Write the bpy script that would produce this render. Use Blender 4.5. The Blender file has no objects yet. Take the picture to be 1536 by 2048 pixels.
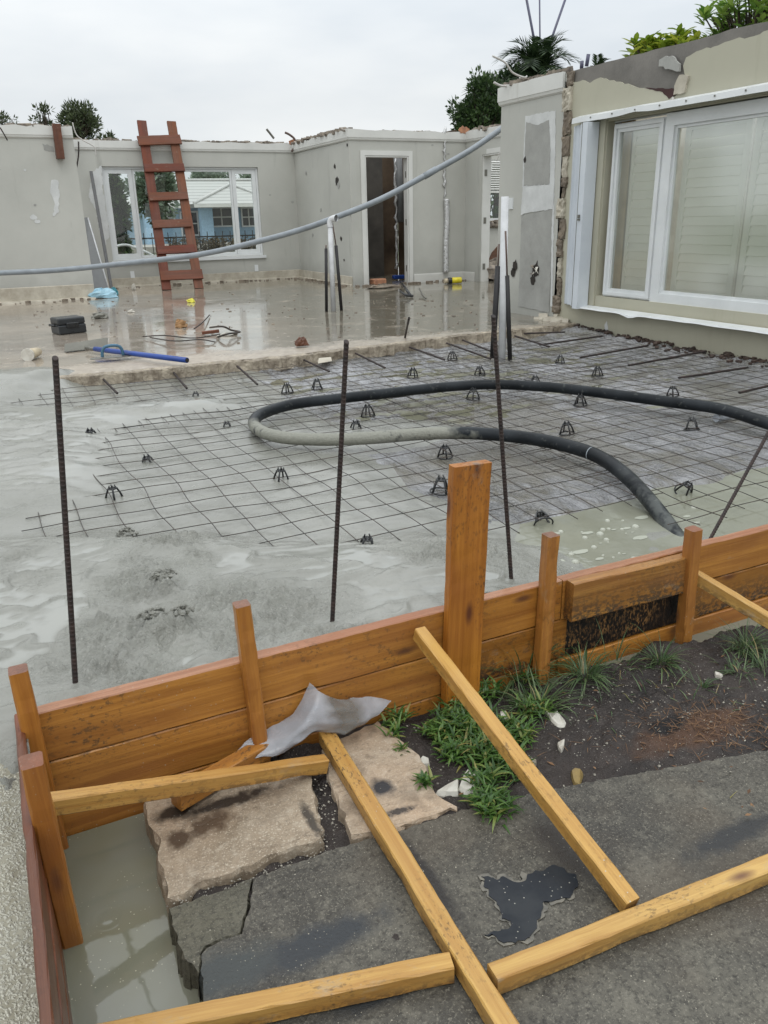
import bpy, math, random
import numpy as np
from mathutils import Vector, Matrix, noise
from math import sin, cos, pi, radians as R

S = bpy.context.scene
C = S.collection

# ------------------------------------------------------------------ camera
CAMZ, FPX, IW, IH = 1.40, 1592.0, 1536.0, 2048.0
YAW, PITCH, ROLL = 0.44602553, 0.35544145, 0.02162975
fw = Vector((sin(YAW)*cos(PITCH), cos(YAW)*cos(PITCH), -sin(PITCH)))
rt = Vector((cos(YAW), -sin(YAW), 0))
dn = fw.cross(rt)
rt, dn = cos(ROLL)*rt + sin(ROLL)*dn, -sin(ROLL)*rt + cos(ROLL)*dn
cam_d = bpy.data.cameras.new('camera')
cam = bpy.data.objects.new('camera', cam_d); C.objects.link(cam)
cam.matrix_world = Matrix(((rt.x, -dn.x, -fw.x, 0), (rt.y, -dn.y, -fw.y, 0), (rt.z, -dn.z, -fw.z, CAMZ), (0, 0, 0, 1)))
cam_d.sensor_fit = 'VERTICAL'; cam_d.sensor_height = 24.0
cam_d.lens = 24.0*FPX/IH
cam_d.clip_start = 0.05; cam_d.clip_end = 2000
S.camera = cam
S.render.resolution_x, S.render.resolution_y = 768, 1024

# ------------------------------------------------------------------ sky, sun, exposure
SUN_EL, SUN_AZ = R(58), R(200)
W = bpy.data.worlds.new("World"); S.world = W; W.use_nodes = True
wt = W.node_tree; wt.nodes.clear()
def wn(t, **k):
    n = wt.nodes.new(t)
    for a, b in k.items(): setattr(n, a, b)
    return n
wo = wn('ShaderNodeOutputWorld'); bg = wn('ShaderNodeBackground'); bg.inputs['Strength'].default_value = 0.1
sky = wn('ShaderNodeTexSky', sky_type='NISHITA', sun_disc=False, sun_elevation=SUN_EL, sun_rotation=SUN_AZ)
tc = wn('ShaderNodeTexCoord'); mp = wn('ShaderNodeMapping'); mp.inputs['Scale'].default_value = (1.0, 1.0, 3.2)
nz = wn('ShaderNodeTexNoise'); nz.inputs['Scale'].default_value = 2.1; nz.inputs['Detail'].default_value = 5; nz.inputs['Roughness'].default_value = .5
rp = wn('ShaderNodeValToRGB')
rp.color_ramp.elements[0].position = .36; rp.color_ramp.elements[0].color = (7.1, 7.6, 8.05, 1)
rp.color_ramp.elements[1].position = .64; rp.color_ramp.elements[1].color = (9.3, 9.5, 9.5, 1)
sx = wn('ShaderNodeSeparateXYZ'); mr = wn('ShaderNodeMapRange')
mr.inputs['From Min'].default_value = .12; mr.inputs['From Max'].default_value = 1; mr.inputs['To Min'].default_value = 1.0; mr.inputs['To Max'].default_value = 2.4
vm = wn('ShaderNodeVectorMath', operation='SCALE'); mx = wn('ShaderNodeMix', data_type='RGBA'); mx.inputs['Factor'].default_value = .95
L = wt.links.new
L(tc.outputs['Generated'], mp.inputs['Vector']); L(mp.outputs[0], nz.inputs['Vector']); L(nz.outputs['Fac'], rp.inputs['Fac'])
L(tc.outputs['Generated'], sx.inputs[0]); L(sx.outputs['Z'], mr.inputs['Value']); L(rp.outputs['Color'], vm.inputs[0]); L(mr.outputs[0], vm.inputs['Scale'])
L(sky.outputs[0], mx.inputs['A']); L(vm.outputs[0], mx.inputs['B']); L(mx.outputs['Result'], bg.inputs['Color']); L(bg.outputs[0], wo.inputs['Surface'])
sd = bpy.data.lights.new('sun', 'SUN'); sd.energy = 0.6; sd.angle = R(30); sd.color = (1, .97, .93)
sun = bpy.data.objects.new('sun', sd); C.objects.link(sun)
sun.rotation_euler = (R(90)-SUN_EL, 0, -SUN_AZ+pi)
S.view_settings.view_transform = 'Standard'; S.view_settings.look = 'None'
S.view_settings.exposure = 0.0; S.view_settings.gamma = 1.0
S.cycles.use_denoising = True
S.cycles.max_bounces = 8; S.cycles.transparent_max_bounces = 12

# ------------------------------------------------------------------ measuring: a photo pixel's ray met with a plane of the place
def U(px, py, ax, v):
    d = rt*(px-IW/2) + dn*(py-IH/2) + fw*FPX
    i = 'xyz'.index(ax); o = (0, 0, CAMZ)
    return Vector(o) + d*((v-o[i])/d[i])
F = 0.30          # finished floor level; pavement is 0

# ------------------------------------------------------------------ objects
def tag(o, label=None, cat=None, group=None, kind=None):
    for k, v in (('label', label), ('category', cat), ('group', group), ('kind', kind)):
        if v: o[k] = v
    return o
def empty(name, loc=(0, 0, 0), label=None, cat=None, group=None):
    o = bpy.data.objects.new(name, None); C.objects.link(o); o.location = loc; o.empty_display_size = .05
    return tag(o, label, cat, group)
def wloc(o):
    m = Matrix.Translation(o.location)
    return m if o.parent is None else wloc(o.parent) @ m if o.type == 'EMPTY' else wloc(o.parent)
def link(o, parent=None, M=None):
    C.objects.link(o)
    if parent is not None:
        o.parent = parent
        P = Matrix.Identity(4); q = parent
        P = Mw[parent.name] if parent.name in Mw else Matrix.Translation(parent.location)
        o.matrix_parent_inverse = P.inverted()
    if M is not None: o.matrix_basis = M
    Mw[o.name] = M.copy() if M is not None else Matrix.Identity(4)
    return o
Mw = {}
class MB:
    def __init__(s): s.v = []; s.f = []; s.sm = []; s.mi = []
    def add(s, vs, fs, smooth=False, mi=0):
        k = len(s.v); s.v += [tuple(p) for p in vs]
        for f in fs: s.f.append(tuple(i+k for i in f)); s.sm.append(smooth); s.mi.append(mi)
        return s
    def box(s, c, d, M=None, mi=0):
        x, y, z = d[0]/2, d[1]/2, d[2]/2; c = Vector(c)
        ps = [Vector(p) for p in ((-x,-y,-z),(x,-y,-z),(x,y,-z),(-x,y,-z),(-x,-y,z),(x,-y,z),(x,y,z),(-x,y,z))]
        ps = [(M @ p if M else p)+c for p in ps]
        return s.add(ps, [(0,3,2,1),(4,5,6,7),(0,1,5,4),(1,2,6,5),(2,3,7,6),(3,0,4,7)], mi=mi)
    def span(s, a, b, mi=0):
        a, b = Vector(a), Vector(b); return s.box((a+b)/2, [abs(t) for t in b-a], mi=mi)
    def tube(s, pts, r, n=8, cap=True, smooth=True, mi=0):
        pts = [Vector(p) for p in pts]; m = len(pts)
        rs = r if hasattr(r, '__len__') else [r]*m
        up = None; vs = []
        for i, p in enumerate(pts):
            t = (pts[min(i+1, m-1)]-pts[max(i-1, 0)]).normalized()
            if up is None: up = t.orthogonal().normalized()
            else:
                up = (up - t*up.dot(t)); up = up.normalized() if up.length > 1e-6 else t.orthogonal().normalized()
            b = t.cross(up)
            for j in range(n):
                a = 2*pi*j/n; vs.append(p+(up*cos(a)+b*sin(a))*rs[i])
        fs = [(i*n+j, i*n+(j+1) % n, (i+1)*n+(j+1) % n, (i+1)*n+j) for i in range(m-1) for j in range(n)]
        s.add(vs, fs, smooth, mi)
        if cap:
            k = len(s.v)-len(vs)
            s.f.append(tuple(k+j for j in reversed(range(n)))); s.sm.append(False); s.mi.append(mi)
            s.f.append(tuple(k+(m-1)*n+j for j in range(n))); s.sm.append(False); s.mi.append(mi)
        return s
    def slab(s, poly, off, mi=0):            # polygon pushed along off
        off = Vector(off); n = len(poly); a = [Vector(p) for p in poly]; b = [p+off for p in a]
        nn = sum(((a[i]-a[0]).cross(a[(i+1) % n]-a[0]) for i in range(n)), Vector())
        if nn.dot(off) > 0: a.reverse(); b.reverse()      # cap a faces away from off
        return s.add(a+b, [tuple(range(n)), tuple(reversed(range(n, 2*n)))]+[((i+1) % n, i, n+i, n+(i+1) % n) for i in range(n)], mi=mi)
    def build(s, name, m, parent=None, M=None, wn_=False):
        me = bpy.data.meshes.new(name); me.from_pydata(s.v, [], s.f)
        for x in (m if isinstance(m, (list, tuple)) else [m]): me.materials.append(x)
        me.polygons.foreach_set('use_smooth', s.sm); me.polygons.foreach_set('material_index', s.mi)
        me.update()
        o = bpy.data.objects.new(name, me)
        return link(o, parent, M)
def frame_of(A, B, up=(0, 0, 1)):
    A, B = Vector(A), Vector(B); x = (B-A).normalized(); u = Vector(up)
    y = u.cross(x).normalized(); z = x.cross(y)
    return Matrix(((x.x, y.x, z.x, A.x), (x.y, y.y, z.y, A.y), (x.z, y.z, z.z, A.z), (0, 0, 0, 1)))
def TOPF(j): return j in (4, 5, 6)
def beam(name, A, B, w, h, m, parent=None, up=(0, 0, 1), ch=.003, seed=0, wob=.0008, notch=None):
    """a sawn timber from A to B (centre line); local x along it, w across, h along up"""
    M = frame_of(A, B, up); Ln = (Vector(B)-Vector(A)).length
    rnd = random.Random(seed+int(Ln*1000)); n = max(2, int(Ln/.035)); mb = MB()
    prof = []
    for sx_, sy_ in ((-1, -1), (1, -1), (1, 1), (-1, 1)):
        px_, py_ = sx_*w/2, sy_*h/2
        a = (px_, py_-sy_*ch); b = (px_-sx_*ch, py_)
        prof += [a, b] if sx_*sy_ > 0 else [b, a]
    k = 8; vs = []
    bow = rnd.uniform(-1, 1)*.0012*Ln; sk = rnd.uniform(0, 99)
    for i in range(n+1):
        t = i/n; x = Ln*t
        for p in prof:
            nk = max(0, nz3(x*9+sk, p[0]*40, p[1]*40)-.42)*.02
            vs.append((x, p[0]*(1-nk/w)+rnd.uniform(-wob, wob)+bow*sin(pi*t)+.0014*nz3(x*4+sk, p[0]*20), (p[1]*(1-nk/h*1.5)+rnd.uniform(-wob, wob)+.0014*nz3(x*4+sk, p[1]*20, 5))))
    fs = [(i*k+j, i*k+(j+1) % k, (i+1)*k+(j+1) % k, (i+1)*k+j) for i in range(n) for j in range(k)]
    fs += [tuple(reversed(range(k))), tuple(n*k+j for j in range(k))]
    mb.add(vs, fs)
    if isinstance(m, (list, tuple)): mb.mi = [(1 if i >= n*k else 0) if name == 'stake' else (1 if i < n*k and TOPF(i % k) else 0) for i in range(len(mb.f))]
    return mb.build(name, m, parent, M)
def crom(pts, n=8):
    P = [Vector(p) for p in pts]; out = []
    for i in range(len(P)-1):
        a, b, c, d = P[max(i-1, 0)], P[i], P[i+1], P[min(i+2, len(P)-1)]
        for j in range(n):
            t = j/n
            out.append(.5*((2*b)+(c-a)*t+(2*a-5*b+4*c-d)*t*t+(3*b-a-3*c+d)*t**3))
    return out+[P[-1]]
def jag(poly, step, amp, seed=0, closed=True):
    """roughen a polygon's outline in its own plane"""
    rnd = random.Random(seed); out = []; P = [Vector(p) for p in poly]; n = len(P)
    for i in range(n if closed else n-1):
        a, b = P[i], P[(i+1) % n]; m = max(1, int((b-a).length/step)); out.append(a)
        for j in range(1, m):
            out.append(a.lerp(b, j/m)+(b-a).normalized()*rnd.uniform(-.3, .3)*step + JN.cross(b-a).normalized()*rnd.uniform(-amp, amp))
    if not closed: out.append(P[-1])
    return out
JN = Vector((0, 0, 1))
def nz3(x, y, z=0): return noise.noise(Vector((x, y, z)))

# ------------------------------------------------------------------ materials
class G:
    def __init__(s, name):
        s.m = bpy.data.materials.new(name); s.m.use_nodes = True; s.t = s.m.node_tree
        s.b = s.t.nodes['Principled BSDF']; s.out = s.t.nodes['Material Output']
        s._o = None
    def n(s, t, ins=None, **k):
        q = s.t.nodes.new(t)
        for a, b in k.items(): setattr(q, a, b)
        for a, b in (ins or {}).items(): s.set(q.inputs[a], b)
        return q
    def set(s, i, v):
        if isinstance(v, bpy.types.NodeSocket): s.t.links.new(v, i)
        elif v is not None:
            if i.type == 'RGBA' and len(v) == 3: v = (*v, 1)
            i.default_value = v
    @property
    def obj(s):
        if s._o is None: s._o = s.n('ShaderNodeTexCoord').outputs['Object']
        return s._o
    def map(s, scale=(1, 1, 1), loc=(0, 0, 0), vec=None, rot=(0, 0, 0)):
        return s.n('ShaderNodeMapping', {'Vector': vec or s.obj, 'Scale': scale, 'Location': loc, 'Rotation': rot}).outputs[0]
    def rndvec(s):     # object coords shifted by a per-object random amount
        r = s.n('ShaderNodeObjectInfo').outputs['Random']
        q = s.n('ShaderNodeVectorMath', {0: (37, 91, 53), 3: r}, operation='SCALE').outputs[0]
        return s.n('ShaderNodeVectorMath', {0: s.obj, 1: q}, operation='ADD').outputs[0]
    def noise(s, sc, det=4, ro=.55, vec=None, dist=0, col=False):
        q = s.n('ShaderNodeTexNoise', {'Vector': vec or s.obj, 'Scale': sc, 'Detail': det, 'Roughness': ro, 'Distortion': dist})
        return q.outputs['Color' if col else 'Fac']
    def vor(s, sc, vec=None, feat='F1', out='Distance', rnd=1):
        return s.n('ShaderNodeTexVoronoi', {'Vector': vec or s.obj, 'Scale': sc, 'Randomness': rnd}, feature=feat).outputs[out]
    def rng(s, v, a, b, c=0., d=1., smooth=False):
        return s.n('ShaderNodeMapRange', {'Value': v, 'From Min': a, 'From Max': b, 'To Min': c, 'To Max': d}, interpolation_type='SMOOTHSTEP' if smooth else 'LINEAR').outputs[0]
    def mix(s, f, a, b, mode='MIX'):
        q = s.n('ShaderNodeMix', data_type='RGBA', blend_type=mode)
        s.set(q.inputs['Factor'], f); s.set(q.inputs['A'], a); s.set(q.inputs['B'], b); return q.outputs['Result']
    def math(s, op, a, b=None, c=None):
        q = s.n('ShaderNodeMath', operation=op); s.set(q.inputs[0], a); s.set(q.inputs[1], b); s.set(q.inputs[2], c); return q.outputs[0]
    def mul(s, a, b): return s.math('MULTIPLY', a, b)
    def addm(s, a, b): return s.math('ADD', a, b)
    def xyz(s, vec=None):
        q = s.n('ShaderNodeSeparateXYZ', {0: vec or s.obj}); return q.outputs
    def bump(s, h, st=.3, d=.01, nrm=None):
        return s.n('ShaderNodeBump', {'Height': h, 'Strength': st, 'Distance': d, 'Normal': nrm}).outputs[0]
    def blob(s, x, y, rx, ry, nscale=6, amp=.5, soft=.25, rot=0):   # soft ragged spot at a place on the ground: 1 inside
        v = s.n('ShaderNodeMapping', {'Vector': s.obj, 'Location': (x, y, 0), 'Rotation': (0, 0, rot), 'Scale': (rx, ry, 1)}, vector_type='TEXTURE').outputs[0]
        q = s.n('ShaderNodeSeparateXYZ', {0: v}).outputs
        l = s.math('SQRT', s.addm(s.mul(q[0], q[0]), s.mul(q[1], q[1])))
        l = s.addm(l, s.mul(s.addm(s.noise(nscale, 4, .6), -.5), amp*2))
        return s.rng(l, 1-soft, 1+soft, 1, 0)
    def fin(s, col=None, rough=None, nrm=None, metal=None, spec=None, **k):
        s.set(s.b.inputs['Base Color'], col); s.set(s.b.inputs['Roughness'], rough); s.set(s.b.inputs['Normal'], nrm)
        s.set(s.b.inputs['Metallic'], metal); s.set(s.b.inputs['Specular IOR Level'], spec)
        for a, b in k.items(): s.set(s.b.inputs[a.replace('_', ' ')], b)
        return s.m
def var(name, base, dark, sc=4, rough=.6, bs=.15, bsc=60, rr=.15, spec=.5, st=.5):
    g = G(name); n1 = g.noise(sc, 5, .6); n2 = g.noise(bsc, 4, .6)
    c = g.mix(g.rng(n1, .35, .65), dark, base)
    c = g.mix(st*.5, c, g.mix(n2, (.3, .3, .3), (1, 1, 1)), 'MULTIPLY') if st else c
    return g.fin(c, g.rng(n1, .3, .7, rough-rr, rough+rr), g.bump(n2, bs, .004), spec=spec)
def plain(name, col, rough=.5, metal=0, spec=.5, v=.12):
    g = G(name); n = g.noise(9, 4, .6, vec=g.rndvec())
    d = tuple(c*(1-v*2) for c in col)
    return g.fin(g.mix(g.rng(n, .3, .7), d, col), g.rng(n, .3, .7, max(.04, rough-.08), min(1, rough+.08)), metal=metal, spec=spec)

def wood(name, light, dark, red=(.3, .07, .02), dirt=.5, wet=.3, knots=.5, zlow=None):
    g = G(name); v = g.rndvec()
    gr = g.noise(1, 5, .65, vec=g.map((1.1, 26, 26), vec=v), dist=.6)
    gr2 = g.noise(1, 3, .6, vec=g.map((4, 160, 160), vec=v))
    big = g.noise(1.0, 3, .5, vec=g.map((2.2, 5, 5), vec=v))
    rd = g.n('ShaderNodeObjectInfo').outputs['Random']; lt = g.mix(g.rng(rd, 0, 1), light, tuple(t*k for t, k in zip(light, (1.10, 1.22, 1.45))))
    c = g.mix(g.rng(gr, .36, .64), dark, lt)
    c = g.mix(g.mul(g.rng(gr2, .45, .62), .42), c, dark)
    c = g.mix(g.mul(g.rng(big, .52, .8), .55), c, red)
    kd = g.vor(1, g.map((4.2, 12, 12), vec=v), rnd=1)
    kn = g.mul(g.rng(kd, .06, .20, 1, 0), knots)
    kn = g.mul(kn, g.rng(g.vor(1, g.map((4.2, 12, 12), vec=v), out='Color'), .40, .45))
    c = g.mix(kn, c, (.10, .03, .012))
    spl = g.noise(1, 4, .7, vec=g.map((55, 110, 80), vec=v))
    gate = g.noise(2.6, 3, .6, vec=v)
    dm = g.mul(g.mul(g.rng(spl, .54, .62), g.rng(gate, .47, .68)), dirt)
    if zlow:      # soil splashed up on the lower half of the board
        dm = g.math('MAXIMUM', dm, g.mul(g.rng(g.addm(spl, g.mul(g.noise(4, 3, .5, vec=v), .5)), .70, .80), g.rng(g.xyz()[2], zlow[1], zlow[0])))
    c = g.mix(dm, c, (.018, .014, .011))
    cs = g.vor(70, v); cg = g.rng(g.noise(3, 2, .5, vec=v), .55, .7)
    c = g.mix(g.mul(g.rng(cs, .08, .14, 1, 0), cg), c, (.42, .40, .34))
    c = g.mix(g.rng(g.n('ShaderNodeObjectInfo').outputs['Random'], 0, 1, 0, .35), c, g.mix(.5, c, (.30, .20, .10)))
    ro = g.rng(big, .3, .7, wet, wet+.25)
    cem = g.mul(g.rng(g.noise(1, 5, .7, vec=g.map((9, 16, 16), vec=v)), .60, .74), g.rng(g.noise(1.7, 2, .5, vec=v), .46, .62))
    c = g.mix(g.mul(cem, .5), c, (.30, .27, .21))
    return g.fin(c, g.addm(ro, g.mul(dm, .3)), g.bump(g.addm(gr, g.mul(gr2, .6)), .35, .004), spec=.45)

M_ = {}
M_['board'] = wood('wet_pine_board', (.44, .175, .024), (.27, .095, .011), red=(.22, .06, .014), dirt=.8, wet=.26, knots=.95)
M_['stake'] = wood('wet_pine_stake', (.41, .160, .024), (.26, .088, .012), red=(.20, .05, .013), dirt=.5, wet=.22, knots=.95)
M_['brace'] = wood('yellow_pine', (.50, .285, .068), (.34, .165, .032), red=(.33, .14, .03), dirt=.85, wet=.3, knots=1, zlow=(-.034, .008))
M_['board_top'] = wood('red_wet_board_top', (.36, .155, .075), (.24, .085, .035), red=(.28, .09, .05), dirt=.3, wet=.25)
M_['endgrain'] = wood('dark_end_grain', (.17, .060, .030), (.10, .032, .016), dirt=.2, wet=.2)
M_['side'] = wood('red_stained_board', (.135, .048, .022), (.08, .026, .012), dirt=.3, wet=.25)
M_['ladder'] = wood('red_brown_ladder_wood', (.135, .026, .011), (.075, .015, .007), red=(.18, .045, .016), dirt=.2, wet=.58)
g = G('tarred_board'); sp = g.noise(1, 4, .7, vec=g.map((120, 90, 60))); gt = g.noise(5, 3, .6)
msk = g.mul(g.rng(sp, .50, .60), g.rng(gt, .40, .62))
M_['tar'] = g.fin(g.mix(msk, (.010, .008, .007), (.22, .11, .035)), g.rng(sp, .3, .7, .25, .6), g.bump(sp, .4, .004))

# walls
def plaster(name, base, dark, stain=(.10, .10, .085), sa=.35, rough=.55):
    g = G(name); n1 = g.noise(1.1, 5, .6); n2 = g.noise(90, 3, .6); st = g.noise(1, 5, .65, vec=g.map((5, 5, .7)))
    c = g.mix(g.rng(n1, .35, .68), dark, base)
    c = g.mix(g.mul(g.rng(st, .60, .80), sa), c, stain)
    sc = g.rng(g.noise(1, 5, .7, vec=g.map((14, 14, 9)), dist=.5), .71, .76)
    c = g.mix(g.mul(sc, .5), c, (.08, .075, .065))
    zz = g.xyz()[2]; low = g.mul(g.rng(g.addm(zz, g.mul(g.noise(3, 4, .6), .5)), .95, .45), .35)
    c = g.mix(low, c, stain)
    return g.fin(c, g.rng(n1, .3, .7, rough-.1, rough+.1), g.bump(n2, .12, .003), spec=.4)
M_['grey_wall'] = plaster('grey_painted_plaster', (.475, .475, .435), (.41, .41, .375))
M_['cream'] = plaster('cream_stucco', (.45, .435, .345), (.40, .385, .30), stain=(.26, .24, .17), sa=.4, rough=.6)
M_['white_trim'] = plaster('white_trim_paint', (.66, .66, .63), (.56, .56, .53), stain=(.3, .28, .23), sa=.45, rough=.4)
M_['cream_base'] = var('dirty_cream_plaster', (.54, .50, .41), (.37, .33, .26), 6, .6, .3, 50)
M_['bare'] = var('bare_grey_concrete', (.235, .22, .20), (.15, .14, .125), 3, .7, .5, 45)
M_['patch_grey'] = var('bare_plaster_grey', (.385, .385, .36), (.30, .30, .28), 4, .6, .3, 60)
M_['patch_white'] = var('white_skim_plaster', (.66, .67, .66), (.54, .55, .54), 5, .6, .2, 60)
M_['block'] = var('broken_block', (.25, .205, .155), (.13, .105, .08), 7, .8, .8, 40)
M_['dark'] = var('void_shade', (.035, .028, .022), (.02, .016, .013), 5, .8, .3, 30)  # flat dark colour painted for the shade inside holes
M_['roomwall'] = var('gutted_room_wall', (.15, .105, .065), (.045, .028, .016), 1.6, .7, .4, 18)  # low colour keeps the open-topped room dark in place of shade
M_['white_paint'] = var('white_window_paint', (.70, .72, .72), (.63, .65, .65), 3, .35, .06, 80, .08, st=.2)
M_['alu'] = var('white_aluminium', (.62, .66, .70), (.54, .58, .63), 2, .35, .08, 40, .08, st=.2)
M_['rubble'] = var('rubble', (.34, .29, .23), (.12, .10, .085), 14, .8, .7, 60)
M_['pvcwhite'] = plain('white_pvc', (.66, .67, .68), .55, spec=.25)
M_['pvcgrey'] = plain('grey_pvc', (.255, .285, .31), .42)
M_['foam'] = plain('black_foam', (.018, .017, .018), .6)
M_['copper'] = plain('dull_copper', (.12, .075, .06), .45)
M_['blackplastic'] = plain('black_plastic', (.014, .015, .016), .3)
M_['casep'] = plain('black_case', (.022, .025, .028), .32)
M_['blue'] = plain('blue_paint', (.02, .065, .30), .35)
M_['bluegrey'] = plain('blue_grey_handle', (.05, .14, .22), .4)
M_['steel'] = plain('dull_steel', (.17, .165, .14), .4, .35)
M_['screw'] = plain('zinc_screw', (.6, .55, .5), .25, 1)
M_['yellow'] = plain('yellow_plastic', (.72, .60, .02), .35)
M_['yellowbag'] = plain('yellow_bag', (.72, .66, .06), .35)
M_['brown'] = plain('brown_paper', (.34, .19, .08), .7)
M_['brownwood'] = wood('brown_wood', (.13, .045, .022), (.07, .022, .012), dirt=.2)
M_['cup'] = plain('paper_cup', (.55, .47, .33), .6)
M_['brick'] = var('clay_brick', (.50, .24, .13), (.30, .14, .08), 12, .7, .5, 60)
M_['bluebag'] = plain('pale_blue_film', (.30, .50, .60), .25)
M_['teal'] = plain('teal_plastic', (.02, .18, .22), .35)
M_['panel'] = plain('grey_panel', (.15, .155, .155), .5); M_['darkbar'] = plain('dark_bar', (.07, .07, .07), .4)
M_['rod'] = plain('violet_grey_rod', (.10, .10, .16), .5)
M_['twine'] = plain('pale_wire', (.55, .53, .50), .6)
M_['clump'] = var('stiff_concrete_clump', (.23, .228, .198), (.12, .12, .102), 40, .5, .9, 70)
M_['shard'] = var('white_shard', (.66, .64, .57), (.45, .42, .36), 12, .6, .3, 60)
M_['ochre'] = var('ochre_stone', (.28, .20, .07), (.16, .11, .04), 16, .7, .5, 60)
g = G('rusty_steel'); n = g.noise(30, 4, .7); M_['rebar'] = g.fin(g.mix(g.rng(n, .35, .7), (.014, .012, .012), (.050, .030, .025)), .6, g.bump(g.noise(160, 3), .3, .002), metal=.25)
g = G('mesh_wire'); n = g.noise(20, 4, .7); M_['wire'] = g.fin(g.mix(g.rng(n, .4, .75), (.030, .028, .026), (.085, .055, .04)), .5, metal=.3)
g = G('foil'); n = g.noise(25, 4, .7); M_['foil'] = g.fin(g.mix(n, (.35, .35, .34), (.8, .8, .8)), g.rng(n, .3, .7, .2, .5), g.bump(n, .8, .02), metal=.8)

# glass: mostly see-through, reflects the sky at a slant
g = G('window_glass'); lw = g.n('ShaderNodeFresnel', {'IOR': 1.45}).outputs[0]
tr = g.n('ShaderNodeBsdfTransparent', {'Color': (.86, .90, .88, 1)}).outputs[0]
gl = g.n('ShaderNodeBsdfGlossy', {'Color': (1, 1, 1, 1), 'Roughness': .03}).outputs[0]
ms = g.n('ShaderNodeMixShader', {0: g.addm(g.mul(lw, 1.0), .04), 1: tr, 2: gl}).outputs[0]
g.t.links.new(ms, g.out.inputs['Surface']); M_['glass'] = g.m
JN0 = 0; g = G('sheet_film'); n = g.noise(7, 4, .6)
fp = U(690, 1432, 'z', .08); fc = g.mix(g.rng(n, .4, .7), (.40, .43, .47), (.52, .55, .60)); fc = g.mix(g.mul(g.blob(fp.x, fp.y, .05, .06, 20, .5, .4), .75), fc, (.12, .12, .095))
cr = g.noise(1, 3, .5, vec=g.map((26, 60, 40), rot=(0, 0, .6)), dist=1.5); M_['film'] = g.fin(fc, .2, Alpha=.80, nrm=None) and g.fin(fc, .2, g.bump(g.addm(n, g.mul(g.rng(g.math('ABSOLUTE', g.addm(cr, -.5)), 0, .05, 1, 0), .35)), .30, .006), Transmission_Weight=.3)
g = G('shutter_glass'); tr = g.n('ShaderNodeBsdfTransparent', {'Color': (.94, .96, .93, 1)}).outputs[0]
gl = g.n('ShaderNodeBsdfGlossy', {'Color': (.97, 1, .96, 1), 'Roughness': .12}).outputs[0]
ms = g.n('ShaderNodeMixShader', {0: g.addm(g.n('ShaderNodeFresnel', {'IOR': 1.5}).outputs[0], g.rng(g.noise(2, 4), .3, .7, .24, .34)), 1: tr, 2: gl}).outputs[0]
g.t.links.new(ms, g.out.inputs['Surface']); M_['glass2'] = g.m
# leaves
def leafmat(name, a, b, c, rough=.4, tr=.25, brown=None):
    g = G(name); r = g.n('ShaderNodeNewGeometry').outputs['Random Per Island']
    q = g.n('ShaderNodeValToRGB', {0: r}); e = q.color_ramp.elements
    e[0].color = (*a, 1); e[1].color = (*b, 1); x = e.new(.55); x.color = (*c, 1)
    if brown: x = e.new(.86); x.color = (*b, 1); e[len(e)-1].color = (*brown, 1)
    g.fin(q.outputs[0], rough, spec=.4)
    t = g.n('ShaderNodeBsdfTranslucent', {'Color': q.outputs[0]}).outputs[0]
    m = g.n('ShaderNodeMixShader', {0: tr, 1: g.b.outputs[0], 2: t}).outputs[0]
    g.t.links.new(m, g.out.inputs['Surface']); return g.m
M_['leaf_dark'] = leafmat('dark_leaf', (.022, .045, .016), (.085, .14, .045), (.045, .08, .028))
M_['leaf_olive'] = leafmat('olive_leaf', (.035, .050, .024), (.12, .15, .07), (.07, .09, .042))
M_['leaf_bright'] = leafmat('bright_leaf', (.12, .20, .025), (.50, .52, .08), (.28, .38, .045))
M_['leaf_mid'] = leafmat('mid_leaf', (.08, .17, .03), (.33, .46, .10), (.19, .31, .06))
M_['leaf_hazed'] = leafmat('hazed_leaf', (.13, .18, .13), (.24, .30, .21), (.18, .24, .17))  # rain haze of the distance lightened into the leaf colour
M_['palm'] = leafmat('palm_leaf', (.016, .034, .014), (.065, .10, .04), (.032, .058, .024))
M_['grass'] = leafmat('grass_blade', (.045, .085, .032), (.14, .195, .085), (.08, .13, .055), .3, brown=(.26, .20, .09))
M_['weed'] = leafmat('weed_leaf', (.035, .085, .018), (.125, .22, .05), (.065, .14, .03), .3, brown=(.28, .24, .08))
M_['dry'] = leafmat('dry_root', (.06, .032, .016), (.24, .14, .07), (.13, .065, .03), .7, .05)
M_['bark'] = var('bark', (.10, .075, .055), (.05, .04, .03), 8, .85, .7, 30)

# ------------------------------------------------------------------ ground, floor slab, pavement, soil, water
g = G('far_ground'); n = g.noise(.35, 5, .6); M_['ground'] = g.fin(g.mix(g.rng(n, .4, .65), (.055, .075, .03), (.12, .115, .08)), .9, g.bump(g.noise(14, 4), .6, .03))
b = MB(); b.span((-400, -60, -1.2), (600, 900, -.42)); tag(b.build('ground', M_['ground']), kind='structure')

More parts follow.
